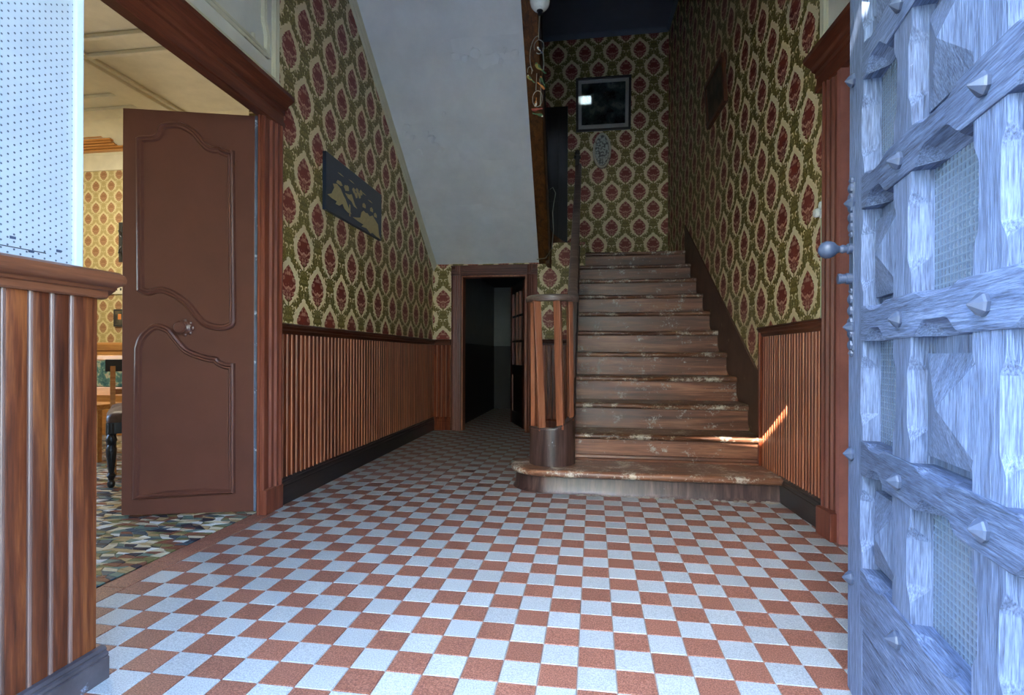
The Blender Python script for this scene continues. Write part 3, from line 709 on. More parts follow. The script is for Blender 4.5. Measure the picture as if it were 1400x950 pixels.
lo_top = [(.580,.86),(.568,.905),(.552,.935),(.532,.958),(.505,.98),(.477,.99),(.445,.985),(.41,.968),(.382,.934),(.354,.897),(.32,.862),(.264,.837),(.22,.824),(.18,.817),(.165,.80),(.13,.787),(.093,.785)]
lo = smooth_poly(lo_top, 3) + [(.091,.60),(.091,.3),(.091,.104)] + [(.25,.098),(.42,.092),(.586,.086)] + [(.585,.3),(.583,.6)]
for outl in (up, lo):
    for s_ in (1,):
        panel_ring(outl, leaf, TD, 'door_brown', .036, .02, 1)
        ins = MB()
kn = thing_k = MB()
TK = TD @ Matrix.Translation((.342, 0, .968)) @ Matrix.Rotation(-PI/2, 4, 'X')
kn.lathe([(.034, 0), (.034, .004), (.022, .008), (.014, .012), (.012, .03), (.02, .036), (.028, .044), (.03, .054), (.024, .062), (.0, .066)], (0,0,0), 22, TK)
kb = kn.build('door_knob', 'door_brown', leaf, None, 40)
rs = MB()
for k in range(8):
    a = 2*PI*k/8; T2 = TK @ Matrix.Translation((.036*math.cos(a), .036*math.sin(a), 0)); rs.lathe([(.012, 0), (.011, .004), (.006, .007), (0, .008)], (0,0,0), 8, T2)
rs.build('rosette', 'door_brown', kb, None, 40)

# ================================================================== LEFT PARTITION
XN = -1.25; PE = 1.212
pt = thing('partition', (-1.45, .9, 0), 'low wood-panelled partition topped by white perforated board at the left', 'partition')
TN = frame(XN, 0, 0)
MB().box(-1.70, XN-.012, .5, PE-.004, 0, 1.0).build('core', 'wains_near', pt)
grooves = [.48]; 
for px_ in (1, 1): pass
ys_ = [.62, .70, .775, .85, .921, .991, 1.049, 1.098, 1.146, PE]
for a, c in zip(ys_[:-1], ys_[1:]):
    wd = c-a
    prof = [(-.012, 0), (-.002, 0), (0, .003), (0, wd-.0135), (-.005, wd-.0115)]
    b_ = MB().prism([(XN+p, a+q_) for p, q_ in prof] + [(XN-.004, c), (XN-.012, c)], PXY, .02, .975).build('wainscot_board', 'wains_near', pt, None, 40)
    if c < PE-.001: MB().prism([(XN-.006, c-.0105), (XN+.0005, c-.010), (XN+.0022, c-.0078), (XN-.0012, c-.0055), (XN+.0022, c-.0032), (XN+.0005, c-.001), (XN-.006, c)], PXY, .02, .975).build('bead', 'bead', b_, None, 40)
CN = [(-.012,.972),(.012,.972),(.016,.976),(.016,.99),(.022,.993),(.024,1.0),(.036,1.004),(.044,1.012),(.047,1.022),(.044,1.033),(.034,1.04),(-.06,1.042),(-.06,.972)]
rings = []
for k in range(9):
    y = .5 if k == 0 else PE+.045 - .045*math.cos(PI/2*(k-1)/7)**1 if False else None
cp = MB().prism([(XN+p, q_) for p, q_ in CN], PXZ, .5, PE+.012)
cp.prism([(XN+p, q_) for p, q_ in CN if q_ >= .99 or p < 0], PXZ, PE+.012, PE+.028); cp.prism([(XN-.03, 1.006), (XN+.03, 1.006), (XN+.04, 1.014), (XN+.042, 1.022), (XN+.038, 1.032), (XN+.028, 1.037), (XN-.03, 1.038)], PXZ, PE+.028, PE+.042)
cp.build('cap_rail', 'cap_near', pt, None, 35)
MB().prism([(XN+p*.9, q_*.55) for p, q_ in BASEP], PXZ, .5, PE+.012).build('base_moulding', paint('worn_base_paint', (70,64,68), .4, .2, 12, .5, .1, (130,140,160), .6), pt, None, 30)
pf = MB().box(XN-.035, XN-.027, .5, 1.165, 1.035, 2.4).build('perforated_board', 'perf', pt)
MB().box(XN-.038, XN-.018, 1.165, 1.188, 1.035, 2.4).build('board_edge_strip', 'perf' if False else paint('white_strip_paint', (182,194,204), .4, .03), pt, None, bevel=.004)
MB().box(XN-.05, XN-.036, .5, 1.18, 1.035, 2.4).build('board_backing', 'facade', pt)
for (y, z) in ((1.02, 1.085), (1.06, 1.062), (1.125, 1.075)):
    MB().box(XN-.027, XN-.0255, y, y+.012, z, z+.006).build('paint_chip', 'ironblue', pt)
MB().box(XN-.027, XN-.026, .95, 1.10, 1.066, 1.068).build('board_joint', 'iron', pt)

# ================================================================== ROOM ON THE LEFT
RY = 4.9; RZ = 3.05
w = MB(); w.box(-5.7, -1.8, RY, RY+.1, .92, 2.715); wr2 = w.build('wall_room', 'wp_room'); struct(wr2, 'beige patterned wallpaper wall of the room on the left', 'wall')
w = MB(); w.box(-5.7, -1.8, RY, RY+.1, 2.715, RZ+.1); w.box(-5.7, -1.8, .6, .7, 0, RZ+.1)
w.box(-5.7, -5.6, .7, 1.75, 0, RZ+.1); w.box(-5.7, -5.6, 2.65, RY, 0, RZ+.1); w.box(-5.7, -5.6, 1.75, 2.65, 0, .9); w.box(-5.7, -5.6, 1.75, 2.65, 2.1, RZ+.1)
o = w.build('wall_room_side', 'roomwall'); struct(o, 'plain cream walls of the room on the left', 'wall')
o = MB().box(-5.7, -1.8, RY-.02, RY+.1, 0, .94).build('trim_6', 'honey'); struct(o, 'honey wood dado along the far wall of the left room', 'dado')
MB().prism([(RY-.02, .86), (RY-.035, .87), (RY-.045, .93), (RY-.03, .945), (RY, .95), (RY, .86)], PYZ, -5.6, -1.85).build('dado_cap', 'honey', o)
cl = MB().box(-5.7, -1.8, .6, RY+.1, RZ, RZ+.1).build('ceiling_room', 'roomceil'); struct(cl, 'cream coffered ceiling of the left room', 'ceiling')
def ceiling_moulding(x0, x1, y0, y1, dp): MB().box(x0, x1, y0, y1, RZ-dp, RZ).build('ceiling_moulding', 'roomceil', cl, bevel=.006)
for y, xe in ((3.28, -1.83), (3.49, -1.83), (4.05, -4.0), (4.27, -4.0)): ceiling_moulding(-5.6, xe, y, y+.035, .03)
ceiling_moulding(-3.98, -3.74, .7, RY-.1, .05); ceiling_moulding(-4.02, -3.98, .7, RY-.1, .025); ceiling_moulding(-3.74, -3.70, .7, RY-.1, .025)
MB().prism([(RY, 2.715), (RY-.02, 2.715), (RY-.02, 2.87), (RY-.05, 2.885), (RY-.06, 2.92), (RY-.10, 2.935), (RY-.14, 2.97), (RY-.20, 2.985), (RY-.26, 3.02), (RY-.38, 3.035), (RY-.40, RZ), (RY, RZ)], PYZ, -5.6, -1.83).build('cornice', 'cream', cl, None, 30)
# broken plaster with bare laths in the cornice
for k in range(7):
    z = 2.885+k*.019; MB().box(-5.3+.03*k, -4.66+.03*math.sin(k*2)-.03*k, RY-.10-.02*k, RY-.04-.02*k, z, z+.012).build('bare_lath', 'honey', cl)
o = MB().box(-5.7, -1.74, .6, RY+.05, -.1, -.0035).build('floor_room', 'grout'); struct(o, 'mosaic floor of irregular coloured tile pieces in the left room', 'floor'); rf = o
# irregular mosaic pieces
random.seed(11)
cw, chh = .05, .028; nx = int((4.7-1.75)/cw); ny = int((4.6-1.2)/chh)
P = {}
for a in range(nx+1):
    for c in range(ny+1):
        P[a, c] = (-1.752-a*cw+(random.uniform(-.42, .42)*cw if a else 0)+.02*math.sin(c*1.3) * (1 if a else 0), 1.2+c*chh+random.uniform(-.38, .38)*chh)
ks = list(mos_cols); cand = []
for a in range(nx):
    for c in range(ny):
        q4 = [P[a, c], P[a+1, c], P[a+1, c+1], P[a, c+1]]
        cx = sum(p[0] for p in q4)/4; cy = sum(p[1] for p in q4)/4
        q4 = [(cx+(x-cx)*.93, cy+(y-cy)*.9) for x, y in q4]
        ar = shown([(x, y, 0) for x, y in q4]); pp = pix((cx, cy, 0))
        if pp is None or pp[0] < 100 or pp[0] > 380: ar = 0
        cand.append((ar, q4, random.choice(ks)))
cand.sort(key=lambda c_: -c_[0]); rest = MB()
for n, (ar, q4, kc) in enumerate(cand):
    mb = MB() if n < 300 else rest; mi = ks.index(kc) if n >= 300 else 0
    cx = sum(p[0] for p in q4)/4; cy = sum(p[1] for p in q4)/4
    mb.add([(x, y, -.004) for x, y in q4] + [(cx+(x-cx)*.96, cy+(y-cy)*.95, 0) for x, y in q4], [(4,5,6,7),(0,1,5,4),(1,2,6,5),(2,3,7,6),(3,0,4,7)], mi)
    if n < 300: mb.build('mosaic_piece', 'mos_'+kc, rf)
o = rest.build('far_mosaic_pieces', ['mos_'+k for k in ks], rf); o['kind'] = 'stuff'
# window of that room
wf = MB(); wf.box(-5.68, -5.63, 1.75, 1.80, .9, 2.1); wf.box(-5.68, -5.63, 2.60, 2.65, .9, 2.1); wf.box(-5.68, -5.63, 2.18, 2.22, .9, 2.1); wf.box(-5.68, -5.63, 1.75, 2.65, .9, .95); wf.box(-5.68, -5.63, 1.75, 2.65, 2.05, 2.1)
o = wf.build('window_1', 'cream'); struct(o, 'window in the side wall of the left room', 'window')

# stool with black turned legs just inside the room
def soft_seat(h, z, parent, T, mat):
    rings = []
    for dz, i_ in ((0, .0), (.03, .0), (.055, .012), (.068, .04), (.073, .09)):
        k = h-i_; rings.append([Vector((x, y, z+dz)) for x, y in ((-k, -k+.02), (-k+.02, -k), (k-.02, -k), (k, -k+.02), (k, k-.02), (k-.02, k), (-k+.02, k), (-k, k-.02))])
    return MB().loft(rings).build('seat', mat, parent, T, 60)
def seat_frame(h, z0, z1, parent, T, mat):
    fr = MB(); fr.box(-h, h, -h, -h+.025, z0, z1); fr.box(-h, h, h-.025, h, z0, z1); fr.box(-h, -h+.025, -h+.025, h-.025, z0, z1); fr.box(h-.025, h, -h+.025, h-.025, z0, z1)
    return fr.build('seat_frame', mat, parent, T, None, .003)
TURN = [(.012, 0), (.02, .01), (.022, .03), (.014, .045), (.018, .06), (.026, .075), (.014, .09), (.018, .12), (.027, .2), (.029, .24), (.018, .265), (.026, .28), (.031, .295), (.026, .315), (.018, .33), (.029, .34), (.029, .40)]
TS = frame(-2.965, 3.20, math.radians(-135))
stl = thing('stool', (0,0,0), 'brown upholstered stool with black turned legs behind the open brown door', 'stool', None, TS)
soft_seat(.19, .405, stl, TS, 'leather'); seat_frame(.19, .335, .405, stl, TS, 'black')
for sx in (-1, 1):
    for sy in (-1, 1): MB().lathe(TURN, (sx*.165, sy*.165, 0), 16).build('leg', 'black', stl, TS, 40)
TC = frame(-3.27, 3.53, math.radians(-135))
ch = thing('side_chair', (0,0,0), 'honey wood side chair with a dark curved top rail in the left room', 'chair', None, TC)
soft_seat(.19, .40, ch, TC, 'leather'); seat_frame(.19, .34, .40, ch, TC, 'honey')
for sx in (-1, 1):
    MB().box(sx*.17-.017, sx*.17+.017, .155, .189, 0, .36).build('leg', 'honey', ch, TC, bevel=.003)
    MB().loft([[Vector((sx*.175+p, -.175+d+q_, z)) for p, q_ in ((-.016, -.016), (.016, -.016), (.016, .016), (-.016, .016))] for z, d in ((0, -.05), (.36, 0), (.42, 0), (.74, -.07))]).build('back_post', 'honey', ch, TC)
rings = []
for k in range(9):
    x = -.22+.44*k/8; y = -.265+.03*((x/.22)**2); rings.append([Vector((x, y, .70)), Vector((x, y-.02, .70)), Vector((x, y-.025, .79)), Vector((x, y-.004, .79))])
MB().loft(rings).build('top_rail', 'black', ch, TC, 50)
MB().box(-.175, .175, -.22, -.205, .53, .57).build('back_slat', 'honey', ch, TC, bevel=.003)
se = thing('settee', (-4.1, 3.9, 0), 'honey wood settee with green floral tapestry back in the left room', 'settee')
MB().box(-4.9, -3.3, 3.905, 3.965, .56, .78).build('back_cushion', 'tapestry', se, bevel=.01)
MB().box(-4.92, -3.28, 3.895, 3.97, .78, .82).build('top_rail', 'honey', se, bevel=.006); MB().box(-4.92, -3.28, 3.895, 3.97, .49, .56).build('lower_rail', 'honey', se, bevel=.006)
MB().box(-4.9, -3.75, 3.62, 3.9, .40, .44).build('seat_board', 'honey', se, bevel=.006)
for x in (-4.88, -4.3, -3.77):
    MB().box(x-.02, x+.02, 3.63, 3.67, 0, .40).build('leg', 'honey', se); MB().box(x-.02, x+.02, 3.91, 3.95, 0, .49).build('leg', 'honey', se)
# things on the far wall of the room
K = 1.225
def wx(x): return x*K
def wz(z): return EYE+(z-EYE)*K
sc = thing('hook_rack', (wx(-3.91), RY, wz(1.6)), 'narrow black wrought-iron hook rack on the wall of the left room', 'wall hook')
MB().box(wx(-3.925), wx(-3.895), RY-.015, RY, wz(1.60), wz(1.93)).build('back_plate', 'black', sc, bevel=.003)
for z, d in ((1.84, -.04), (1.68, .04)): MB().tube([(wx(-3.90), RY-.015, wz(z)), (wx(-3.885), RY-.06, wz(z-d*.3)), (wx(-3.87), RY-.07, wz(z+d*.5)), (wx(-3.865), RY-.06, wz(z+d))], .008).build('hook', 'black', sc)
sw = thing('socket_plate', (wx(-3.93), RY, wz(1.33)), 'cream socket plate on the beige wallpaper of the left room', 'socket plate')
MB().box(wx(-4.02), wx(-3.85), RY-.02, RY, wz(1.33), wz(1.47)).build('plate', 'cream', sw, bevel=.006)
for k in range(6): MB().box(wx(-3.985+.04*(k % 3)), wx(-3.97+.04*(k % 3)), RY-.0215, RY-.02, wz(1.36+.05*(k//3)), wz(1.38+.05*(k//3))).build('slot', 'black', sw)
sp_ = thing('small_print', (wx(-3.92), RY, wz(1.06)), 'small dark framed print above the honey dado in the left room', 'picture')
MB().box(wx(-3.97), wx(-3.86), RY-.015, RY, wz(1.06), wz(1.205)).build('frame', 'black', sp_); MB().box(wx(-3.955), wx(-3.875), RY-.017, RY-.015, wz(1.075), wz(1.19)).build('print', 'portrait', sp_)
MB().box(wx(-3.925), wx(-3.895), RY-.018, RY-.017, wz(1.12), wz(1.165)).build('figure', 'bird_o', sp_)
# pendant added out of view, its bulb a warm fill for that room
pd = thing('added_fill_lamp', (-4.35, 3.6, RZ), 'unseen pendant added as a warm fill light for the left room', 'lamp')
MB().tube([(-4.35, 3.6, RZ), (-4.35, 3.6, RZ-.5)], .004).build('cord', 'cord', pd)
MB().lathe([(.02, 0), (.03, -.02), (.12, -.13), (.125, -.135), (.118, -.13), (.026, -.025)], (-4.35, 3.6, RZ-.48), 20).build('fill_lamp_shade', 'cream', pd, None, 40)
pl = bpy.data.lights.new('fill_bulb', 'POINT'); pl.energy = 11; pl.color = (1, .92, .78); pl.shadow_soft_size = .05
po = bpy.data.objects.new('fill_bulb', pl); C.objects.link(po); po.parent = pd; po.location = (0, 0, -.66)

# ================================================================== SMALL DOOR IN THE BACK WALL
TG = frame(BD1-.03, YB+.12, math.atan2(.77, -.29)); GW = .74; GH = 1.68
gd = thing('glazed_door', (0,0,0), 'dark glazed inner door standing open in the small back doorway', 'door', None, TG)
# local x along the leaf from the hinge; local y>0 faces the doorway
for x0, x1 in ((0, .09), (GW-.09, GW)): MB().box(x0, x1, -.02, .02, .01, GH).build('stile', 'case', gd, TG, bevel=.003)
for z0, z1 in ((.01, .16), (.60, .72), (GH-.1, GH)): MB().box(.09, GW-.09, -.02, .02, z0, z1).build('rail', 'darkwood', gd, TG, bevel=.003)
MB().box(.09, GW-.09, -.008, .008, .16, .60).build('lower_panel', 'darkwood', gd, TG)
for x in (.29, .45): MB().box(x-.012, x+.012, -.016, .016, .72, GH-.1).build('glazing_bar', 'baluster', gd, TG)
for z in (1.0, 1.30): MB().box(.09, GW-.09, -.015, .015, z-.012, z+.012).build('glazing_bar', 'darkwood', gd, TG)
for x0, x1 in ((.09, .278), (.302, .438), (.462, GW-.09)):
    for z0, z1 in ((.72, .988), (1.012, 1.288), (1.312, GH-.1)): MB().box(x0, x1, -.003, .003, z0, z1).build('pane', 'clear', gd, TG)

# ================================================================== FRONT DOOR
FA = math.atan2(-.9885, -.151); TF = frame(.63, 1.456, FA)
fd = thing('front_door', (0,0,0), 'weathered blue-grey oak front door with lattice, studs, pyramids and wired glass', 'door', None, TF)
DT = .055
def sm(t): t = max(0, min(1, t)); return t*t*(3-2*t)
def scoop(s_, a, b, ln, amt): return amt*sm((s_-a)/ln)*sm((b-s_)/ln) if a < s_ < b else 0
def carved(axis, s0, s1, w0, w1, cl_, cr_, y0=0, n=48, mat='oak', name='rail', depth=DT):
    """bar along x or z with carved stop-chamfers on its two front edges"""
    rings = []
    for i in range(n+1):
        s_ = s0+(s1-s0)*i/n; a, b = cl_(s_), cr_(s_); rd = .0025
        sec = ([(w0, depth), (w0, min(depth-.002, a*1.45)+rd), (w0+a*.82, a*.8+rd*.5), (w0+a+rd, 0)] if axis == 'x' else [(w0, depth), (w0, a*2.0+rd), (w0+a*.45, a*1.0+rd*.5), (w0+a+rd, 0)]) + [ (w1-b-rd, 0), (w1-b*.45, b*1.0+rd*.5), (w1, b*2.0+rd), (w1, depth)]
        rings.append([Vector((s_, y0+d, w_)) if axis == 'x' else Vector((w_, y0+d, s_)) for w_, d in sec])
    return MB().loft(rings).build(name, mat, fd, TF)
OPEN = [(.10, .282), (.372, .588), (.678, .895)]
RAILC = [.597, .907, 1.21, 1.51, 1.815, 2.12]
ROWS = [(.343, .557), (.637, .867), (.947, 1.17), (1.25, 1.47), (1.55, 1.775), (1.855, 2.08)]
ZTOP = 2.22; DWID = .99
def z_scoops(amt):
    return lambda z: sum(scoop(z, a+.035, b-.03, .03, amt) for a, b in ROWS)
def x_scoops(amt, m_=.03, ln=.045): return lambda x: sum(scoop(x, a+m_*.6, b-m_, ln, amt) for a, b in OPEN)
zero = lambda q_: 0
# lock stile and hinge stile run full height, rails between, mullions cell by cell
carved('z', .008, ZTOP, -.013, .10, zero, z_scoops(.015), n=150, name='lock_stile')
carved('z', .008, ZTOP, .895, DWID, z_scoops(.015), zero, n=150, name='hinge_stile')
for k, zc in enumerate(RAILC):
    carved('x', .10, .895, ROWS[k][1], ROWS[k+1][0] if k < 5 else ZTOP, x_scoops(.025), x_scoops(.011) if k < 5 else zero, -.004, 120, 'oakx')
carved('x', .10, .895, .21, .343, zero, x_scoops(.011), -.004, 100, 'oakx')
MB().box(.10, .895, 0, DT, .008, .208).build('kick_panel', 'oakx', fd, TF, bevel=.004)
for k, (z0, z1) in enumerate(ROWS):
    for (a, b) in ((.282, .372), (.588, .678)):
        f_ = (lambda z, z0=z0, z1=z1: scoop(z, z0+.035, z1-.03, .035, .015))
        carved('z', z0, z1, a, b, f_, f_, 0, 34, 'oak', 'mullion')
    for c_, (a, b) in enumerate(OPEN):
        if (k+c_) % 2 == 0:   # raised pyramid panel
            e = MB(); y0_ = .038
            i1, i2 = .012, .018
            x0, x1, zz0, zz1 = a+i1, b-i1, z0+i2, z1-i2-.012
            xm, zm = (x0+x1)/2, (zz0+zz1)/2
            e.box(a-.01, b+.01, y0_, DT, z0-.01, z1+.01)
            e.add([(x0, y0_, zz0), (x1, y0_, zz0), (x1, y0_, zz1), (x0, y0_, zz1), (x0, y0_-.016, zz0), (x1, y0_-.016, zz0), (x1, y0_-.016, zz1), (x0, y0_-.016, zz1), (xm, y0_-.042, zm)],
                  [(0,1,5,4),(1,2,6,5),(2,3,7,6),(3,0,4,7),(4,5,8),(5,6,8),(6,7,8),(7,4,8)])
            e.build('pyramid_panel', 'oak', fd, TF)
        else:
            MB().box(a-.008, b+.008, .036, .042, z0-.008, z1+.008).build('wired_glass', 'glass', fd, TF)
sm_me = MB(); sg = 8
rg = [[Vector((r*math.cos(2*PI*(i+.5)/sg), -h, r*math.sin(2*PI*(i+.5)/sg))) for i in range(sg)] for r, h in ((.0165, 0), (.0175, .005), (.0155, .008), (.001, .021))]
sm_me.loft(rg); stud_me = sm_me.mesh('stud', 'ironblue')
for zc in [.29] + [z-.004 for z in RAILC]:
    for t in (.022, .327, .632, .943):
        o = bpy.data.objects.new('stud', stud_me); C.objects.link(o); o.parent = fd; o.location = (t, -.004 if .1 < t < .89 else 0, zc); o.rotation_euler = (0, random.uniform(0, .6), 0); o.scale = (1, random.uniform(.9, 1.1), 1)
# ornate escutcheon, knob, lock cylinder
es = MB()
for z0, z1 in ((1.135, 1.255), (.845, .985)):
    es.box(.008, .034, -.004, 0, z0, z1)
    for k in range(5):
        z = z0+(z1-z0)*(k+.5)/5; es.lathe([(.014, 0), (.012, .005), (.006, .008), (.001, .009)], (0,0,0), 8, Matrix.Translation((.021, -.003, z)) @ Matrix.Rotation(PI/2, 4, 'X'))
    for zz in (z0-.006, z1+.006): es.lathe([(.009, 0), (.008, .005), (.001, .009)], (0,0,0), 8, Matrix.Translation((.021, -.001, zz)) @ Matrix.Rotation(PI/2, 4, 'X'))
es.box(.010, .032, -.003, 0, .985, 1.135)
esc = es.build('escutcheon', 'ironblue', fd, TF, 40)
TKN = TF @ Matrix.Translation((.021, -.003, 1.095)) @ Matrix.Rotation(PI/2, 4, 'X')
MB().lathe([(.013, 0), (.013, .008), (.009, .012), (.011, .02), (.008, .026), (.011, .032), (.0175, .038), (.0215, .048), (.0215, .056), (.0175, .066), (.009, .072), (.001, .074)], (0,0,0), 20, TKN).build('door_knob', 'ironblue', fd, None, 40)
MB().lathe([(.014, 0), (.014, .012), (.012, .013), (.012, .022), (.013, .023), (.013, .03), (.001, .031)], (0,0,0), 16, TF @ Matrix.Translation((.021, -.003, 1.022)) @ Matrix.Rotation(PI/2, 4, 'X')).build('lock_cylinder', 'ironblue', fd, None, 30)

# ================================================================== PICTURES AND WALL THINGS
# lacquer panel on the left wall
TLP = ML @ Matrix.Translation((.0, 0, 0))
lp = thing('lacquer_panel', (0,0,0), 'navy lacquer panel with gold landscape figures on the left wallpaper', 'picture', None, ML @ Matrix.Translation((0, .99, 1.763)))
MB().box(.004, .028, .512, 1.478, 1.763, 2.137).build('board', 'navy', lp, ML, bevel=.002)
def gold(pts):
    MB().prism([(.512+.966*a, 1.763+.374*b) for a, b in pts], PYZ, .028, .0295).build('gold_figure', 'gold', lp, ML)
random.seed(21)
gold([(.02,.27),(.08,.33),(.12,.46),(.10,.52),(.16,.56),(.22,.52),(.26,.44),(.30,.38),(.36,.24),(.40,.18),(.34,.17),(.28,.20),(.25,.27),(.20,.20),(.14,.19),(.16,.25),(.08,.25)])
gold([(.15,.58),(.17,.64),(.22,.65),(.25,.60),(.22,.57)])
gold([(.29,.50),(.36,.52),(.40,.56),(.46,.40),(.50,.35),(.44,.36),(.40,.42),(.34,.44)])
gold([(.36,.12),(.36,.34),(.38,.34),(.38,.12)])
gold([(.42,.14),(.50,.18),(.56,.22),(.58,.34),(.62,.40),(.66,.38),(.70,.40),(.74,.36),(.80,.42),(.84,.38),(.92,.30),(.94,.10),(.98,.02),(.88,.03),(.80,.06),(.76,.02),(.68,.08),(.58,.06),(.62,.12),(.52,.12)])
for cx, cy in ((.63,.50),(.78,.52),(.86,.46)): gold([(cx-.03, cy-.04), (cx-.03, cy+.02), (cx, cy+.06), (cx+.03, cy+.03), (cx+.03, cy-.03)])
for cx, cy in ((.44,.66),(.50,.70),(.54,.64),(.48,.60),(.57,.72),(.33,.62),(.30,.60)): gold([(cx-.03, cy), (cx-.01, cy+.05), (cx+.02, cy+.04), (cx+.025, cy-.03), (cx, cy-.06)])
for cx, cy in ((.22,.78),(.40,.80),(.62,.74),(.75,.68)): gold([(cx-.05, cy), (cx, cy+.012), (cx+.05, cy-.005), (cx, cy-.012)])
# framed print above the landing, leaning forward from its cord
TPF = Matrix.Translation((.11, YS-.012, 3.70)) @ Matrix.Rotation(math.radians(9), 4, 'X')
pf = thing('framed_print', (0,0,0), 'glazed landscape print in a dark frame high above the landing', 'picture', None, TPF)
FRW, FRH = .31, .58
for x0, x1, z0, z1 in ((-FRW-.03, FRW+.03, -.03, 0), (-FRW-.03, FRW+.03, FRH, FRH+.03), (-FRW-.03, -FRW, 0, FRH), (FRW, FRW+.03, 0, FRH)): MB().box(x0, x1, -.03, 0, z0, z1).build('frame', 'frame_dark', pf, TPF, bevel=.004)
MB().box(-FRW, FRW, -.012, -.002, 0, FRH).build('mount', 'mountboard', pf, TPF)
MB().box(-FRW+.04, FRW-.04, -.0135, -.012, .05, FRH-.04).build('print', 'print', pf, TPF)
m = Mat('picture_glazing'); m.col((1,1,1,1)); M['glazing'] = m.set(.02, .5, 0, Transmission_Weight=1.0, IOR=1.5)
MB().box(-FRW, FRW, -.02, -.018, 0, FRH).build('glazing', 'glazing', pf, TPF)
# oval plaque
ovl = thing('oval_plaque', (.097, YS, 3.195), 'small oval relief plaque with a pale rim below the framed print', 'plaque')
def oval(rx, rz, y0, y1, n=40): return MB().prism([(.097+rx*math.cos(2*PI*k/n), 3.422+rz*math.sin(2*PI*k/n)) for k in range(n)], PXZ, y0, y1)
oval(.115, .225, YS-.02, YS).build('back', 'frame_brown', ovl, None, 40); oval(.085, .19, YS-.024, YS-.02).build('relief', 'oval', ovl, None, 40)
rings = []
for k in range(40):
    a = 2*PI*k/40; rings.append(Vector((.097+.10*math.cos(a), YS-.022, 3.422+.208*math.sin(a))))
MB().tube(rings+[rings[0]], .013, 8).build('rim', 'cream', ovl, None, 60)
# picture on the right wall
TRP = MR @ Matrix.Translation((-.006, 1.90, 2.80)) @ Matrix.Rotation(math.radians(-4), 4, 'Y')
rp = thing('small_painting', (0,0,0), 'dark painting in a brown wooden frame on the right stair wall', 'picture', None, TRP)
for y0, y1, z0, z1 in ((-.27, .27, 0, .035), (-.27, .27, .345, .38), (-.27, -.235, .035, .345), (.235, .27, .035, .345)): MB().box(-.03, 0, y0, y1, z0, z1).build('frame', 'frame_brown', rp, TRP, bevel=.004)
MB().box(-.016, -.004, -.235, .235, .035, .345).build('canvas', 'portrait', rp, TRP)
# porcelain switch with its conduit
ps = thing('porcelain_switch', (0,0,0), 'white porcelain switch with a pale conduit beside the right door casing', 'switch', None, MR @ Matrix.Translation((0, .06, 1.50)))
TPS = MR @ Matrix.Translation((0, .06, 1.525)) @ Matrix.Rotation(-PI/2, 4, 'Y')
MB().lathe([(.03, 0), (.031, .008), (.024, .016), (.016, .018), (.016, .022), (.021, .026), (.023, .036), (.018, .045), (.001, .048)], (0,0,0), 20, TPS).build('rosette', 'porcelain', ps, None, 40)
MB().lathe([(.018, 0), (.02, .01), (.017, .02), (.001, .024)], (0,0,0), 16, MR @ Matrix.Translation((-.012, .035, 1.555)) @ Matrix.Rotation(-PI/2, 4, 'Y')).build('cap', 'porcelain', ps, None, 40)
MB().tube([MR @ Vector((-.009, .06, 1.01)), MR @ Vector((-.009, .06, 1.5))], .0065, 8).build('conduit', paint('pale_green_conduit', (170,182,150), .5), ps)

# ------------------------------------------------------------------ mobile of painted birds under a porcelain pendant
MX, MY = -.332, 3.3; PXM = .00447
def mp(px_, py_, dy=0): return Vector((MX+(px_-738)*PXM*.985, MY+dy, 2.981-(py_-5)*PXM))
bm_ = thing('bird_mobile', (MX, MY, 2.3), 'hanging mobile of small painted wooden birds on wire rings by the stairs', 'mobile')
pn = thing('porcelain_pendant', (MX, MY, 2.93), 'white flowered porcelain pulley pendant above the bird mobile', 'pendant')
MB().lathe([(.014, -.01), (.024, -.006), (.037, .0), (.053, .018), (.06, .04), (.062, .06), (.055, .085), (.03, .10), (.012, .108)], (MX, MY, 2.945), 24).build('body', 'porcelain', pn, None, 50)
MB().lathe([(.012, -.03), (.014, -.012), (.02, -.008), (.02, 0)], (MX, MY, 2.943), 16).build('socket', 'black', pn, None, 40)
for a in (-2.5, -1.9, -1.2, -.6): MB().lathe([(.001, 0), (.009, .002), (.004, .005), (.001, .006)], (0,0,0), 7, Matrix.Translation((MX+.054*math.cos(a), MY+.054*math.sin(a), 2.99)) @ Matrix.Rotation(a, 4, 'Z') @ Matrix.Rotation(PI/2, 4, 'Y')).build('painted_flower', 'bird_r', pn)
MB().tube([(MX, MY, 3.05), (MX, MY, 3.42)], .004, 6).build('cord', 'cord', pn)
def wire(pts, r=.0022): MB().tube(pts, r, 6).build('wire', 'cord', bm_)
wire([mp(738, 22), mp(737, 30), mp(736.5, 54)])
def loop(cx, cy, rx, ry, a0, a1, tw=.01, n=22): wire([mp(cx+rx*math.cos(a0+(a1-a0)*k/n), cy+ry*math.sin(a0+(a1-a0)*k/n), tw*math.sin(3*k/n)) for k in range(n+1)])
loop(735, 75, 11, 26, -1.5, -4.1); loop(737, 63, 7, 10, 2.6, 8.4, .012); wire([mp(742, 66), mp(744, 84), mp(743, 97)])
loop(735, 134, 7, 11, 0, 2*PI); wire([mp(734, 100), mp(733, 123)]); loop(724, 96, 3, 7, PI*.9, PI*2.2); wire([mp(738, 108), mp(740, 122), mp(739, 145)])
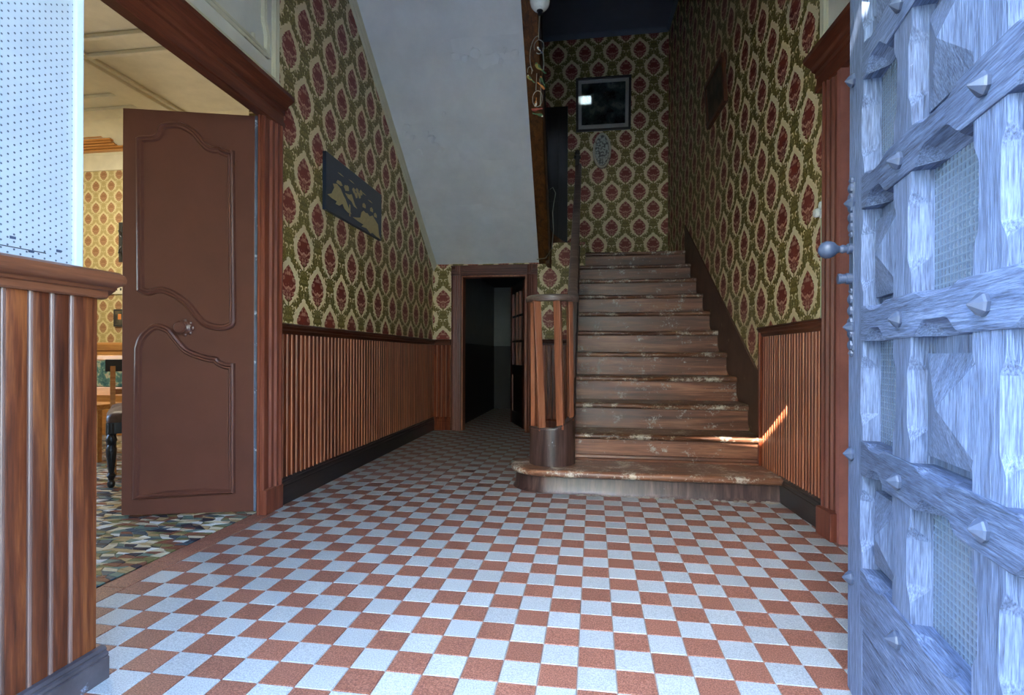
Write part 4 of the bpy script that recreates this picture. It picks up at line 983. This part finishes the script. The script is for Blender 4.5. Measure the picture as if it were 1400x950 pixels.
def bird(px_, py_, ang, L, body, wing, head, dy=0):
    """small carved bird: body, tail and head along a direction in the x,z plane"""
    p = mp(px_, py_, dy); T = Matrix.Translation(p) @ Matrix.Rotation(-ang, 4, 'Y')
    TX = T @ Matrix.Rotation(PI/2, 4, 'Y')
    b = MB().lathe([(.001, -L*.5), (L*.13, -L*.38), (L*.2, -L*.15), (L*.19, .05*L), (L*.1, L*.28), (L*.05, L*.45)], (0,0,0), 12, TX).build('bird', body, bm_, None, 60)
    MB().lathe([(.001, -L*.12), (L*.12, -L*.04), (L*.12, L*.05), (.001, L*.12)], (0,0,0), 10, T @ Matrix.Translation((-L*.42, 0, L*.12))).build('head', head, b, None, 60)
    MB().prism([(L*.3, -.05*L), (L*.95, -.09*L), (L*1.0, .05*L), (L*.3, .06*L)], PXZ, -L*.03, L*.03).build('tail', wing, b, T)
    MB().prism([(-L*.2, .1*L), (L*.1, .14*L), (L*.42, .0), (L*.05, -.1*L)], PXZ, -L*.23, -L*.17).build('wing', wing, b, T)
bird(737, 67, -.9, .036, 'bird_w', 'bird_b', 'bird_r'); bird(737, 93, -.75, .062, 'bird_y', 'bird_g', 'bird_g', -.01); bird(741, 109, -1.05, .05, 'bird_g', 'bird_g', 'bird_o', .012)
bird(724, 106, -.75, .044, 'bird_y', 'bird_g', 'bird_w'); bird(742, 120, 2.4, .042, 'bird_o', 'bird_o', 'bird_r', -.01); bird(733, 141, 1.5, .036, 'bird_w', 'bird_o', 'bird_w'); bird(733, 151, .1, .046, 'bird_r', 'bird_r', 'bird_r', -.014); bird(738, 156, 2.9, .046, 'bird_g', 'bird_g', 'bird_w', .01)
# loose wire along the string of the upper flight
lw = MB().tube([(-.46, 5.70, 2.58), (-.43, 5.70, 2.60), (-.40, 5.70, 2.54), (-.42, 5.70, 2.42), (-.43, 5.70, 2.34), (-.42, 5.69, 2.15), (-.435, 5.69, 1.96), (-.50, 5.70, 1.86), (-.60, 5.75, 1.855)], .005, 6).build('loose_wire', 'cord', None, None, 60, recenter=True)
tag(lw, 'thin pale wire dangling where the soffit meets the stair string', 'wire')
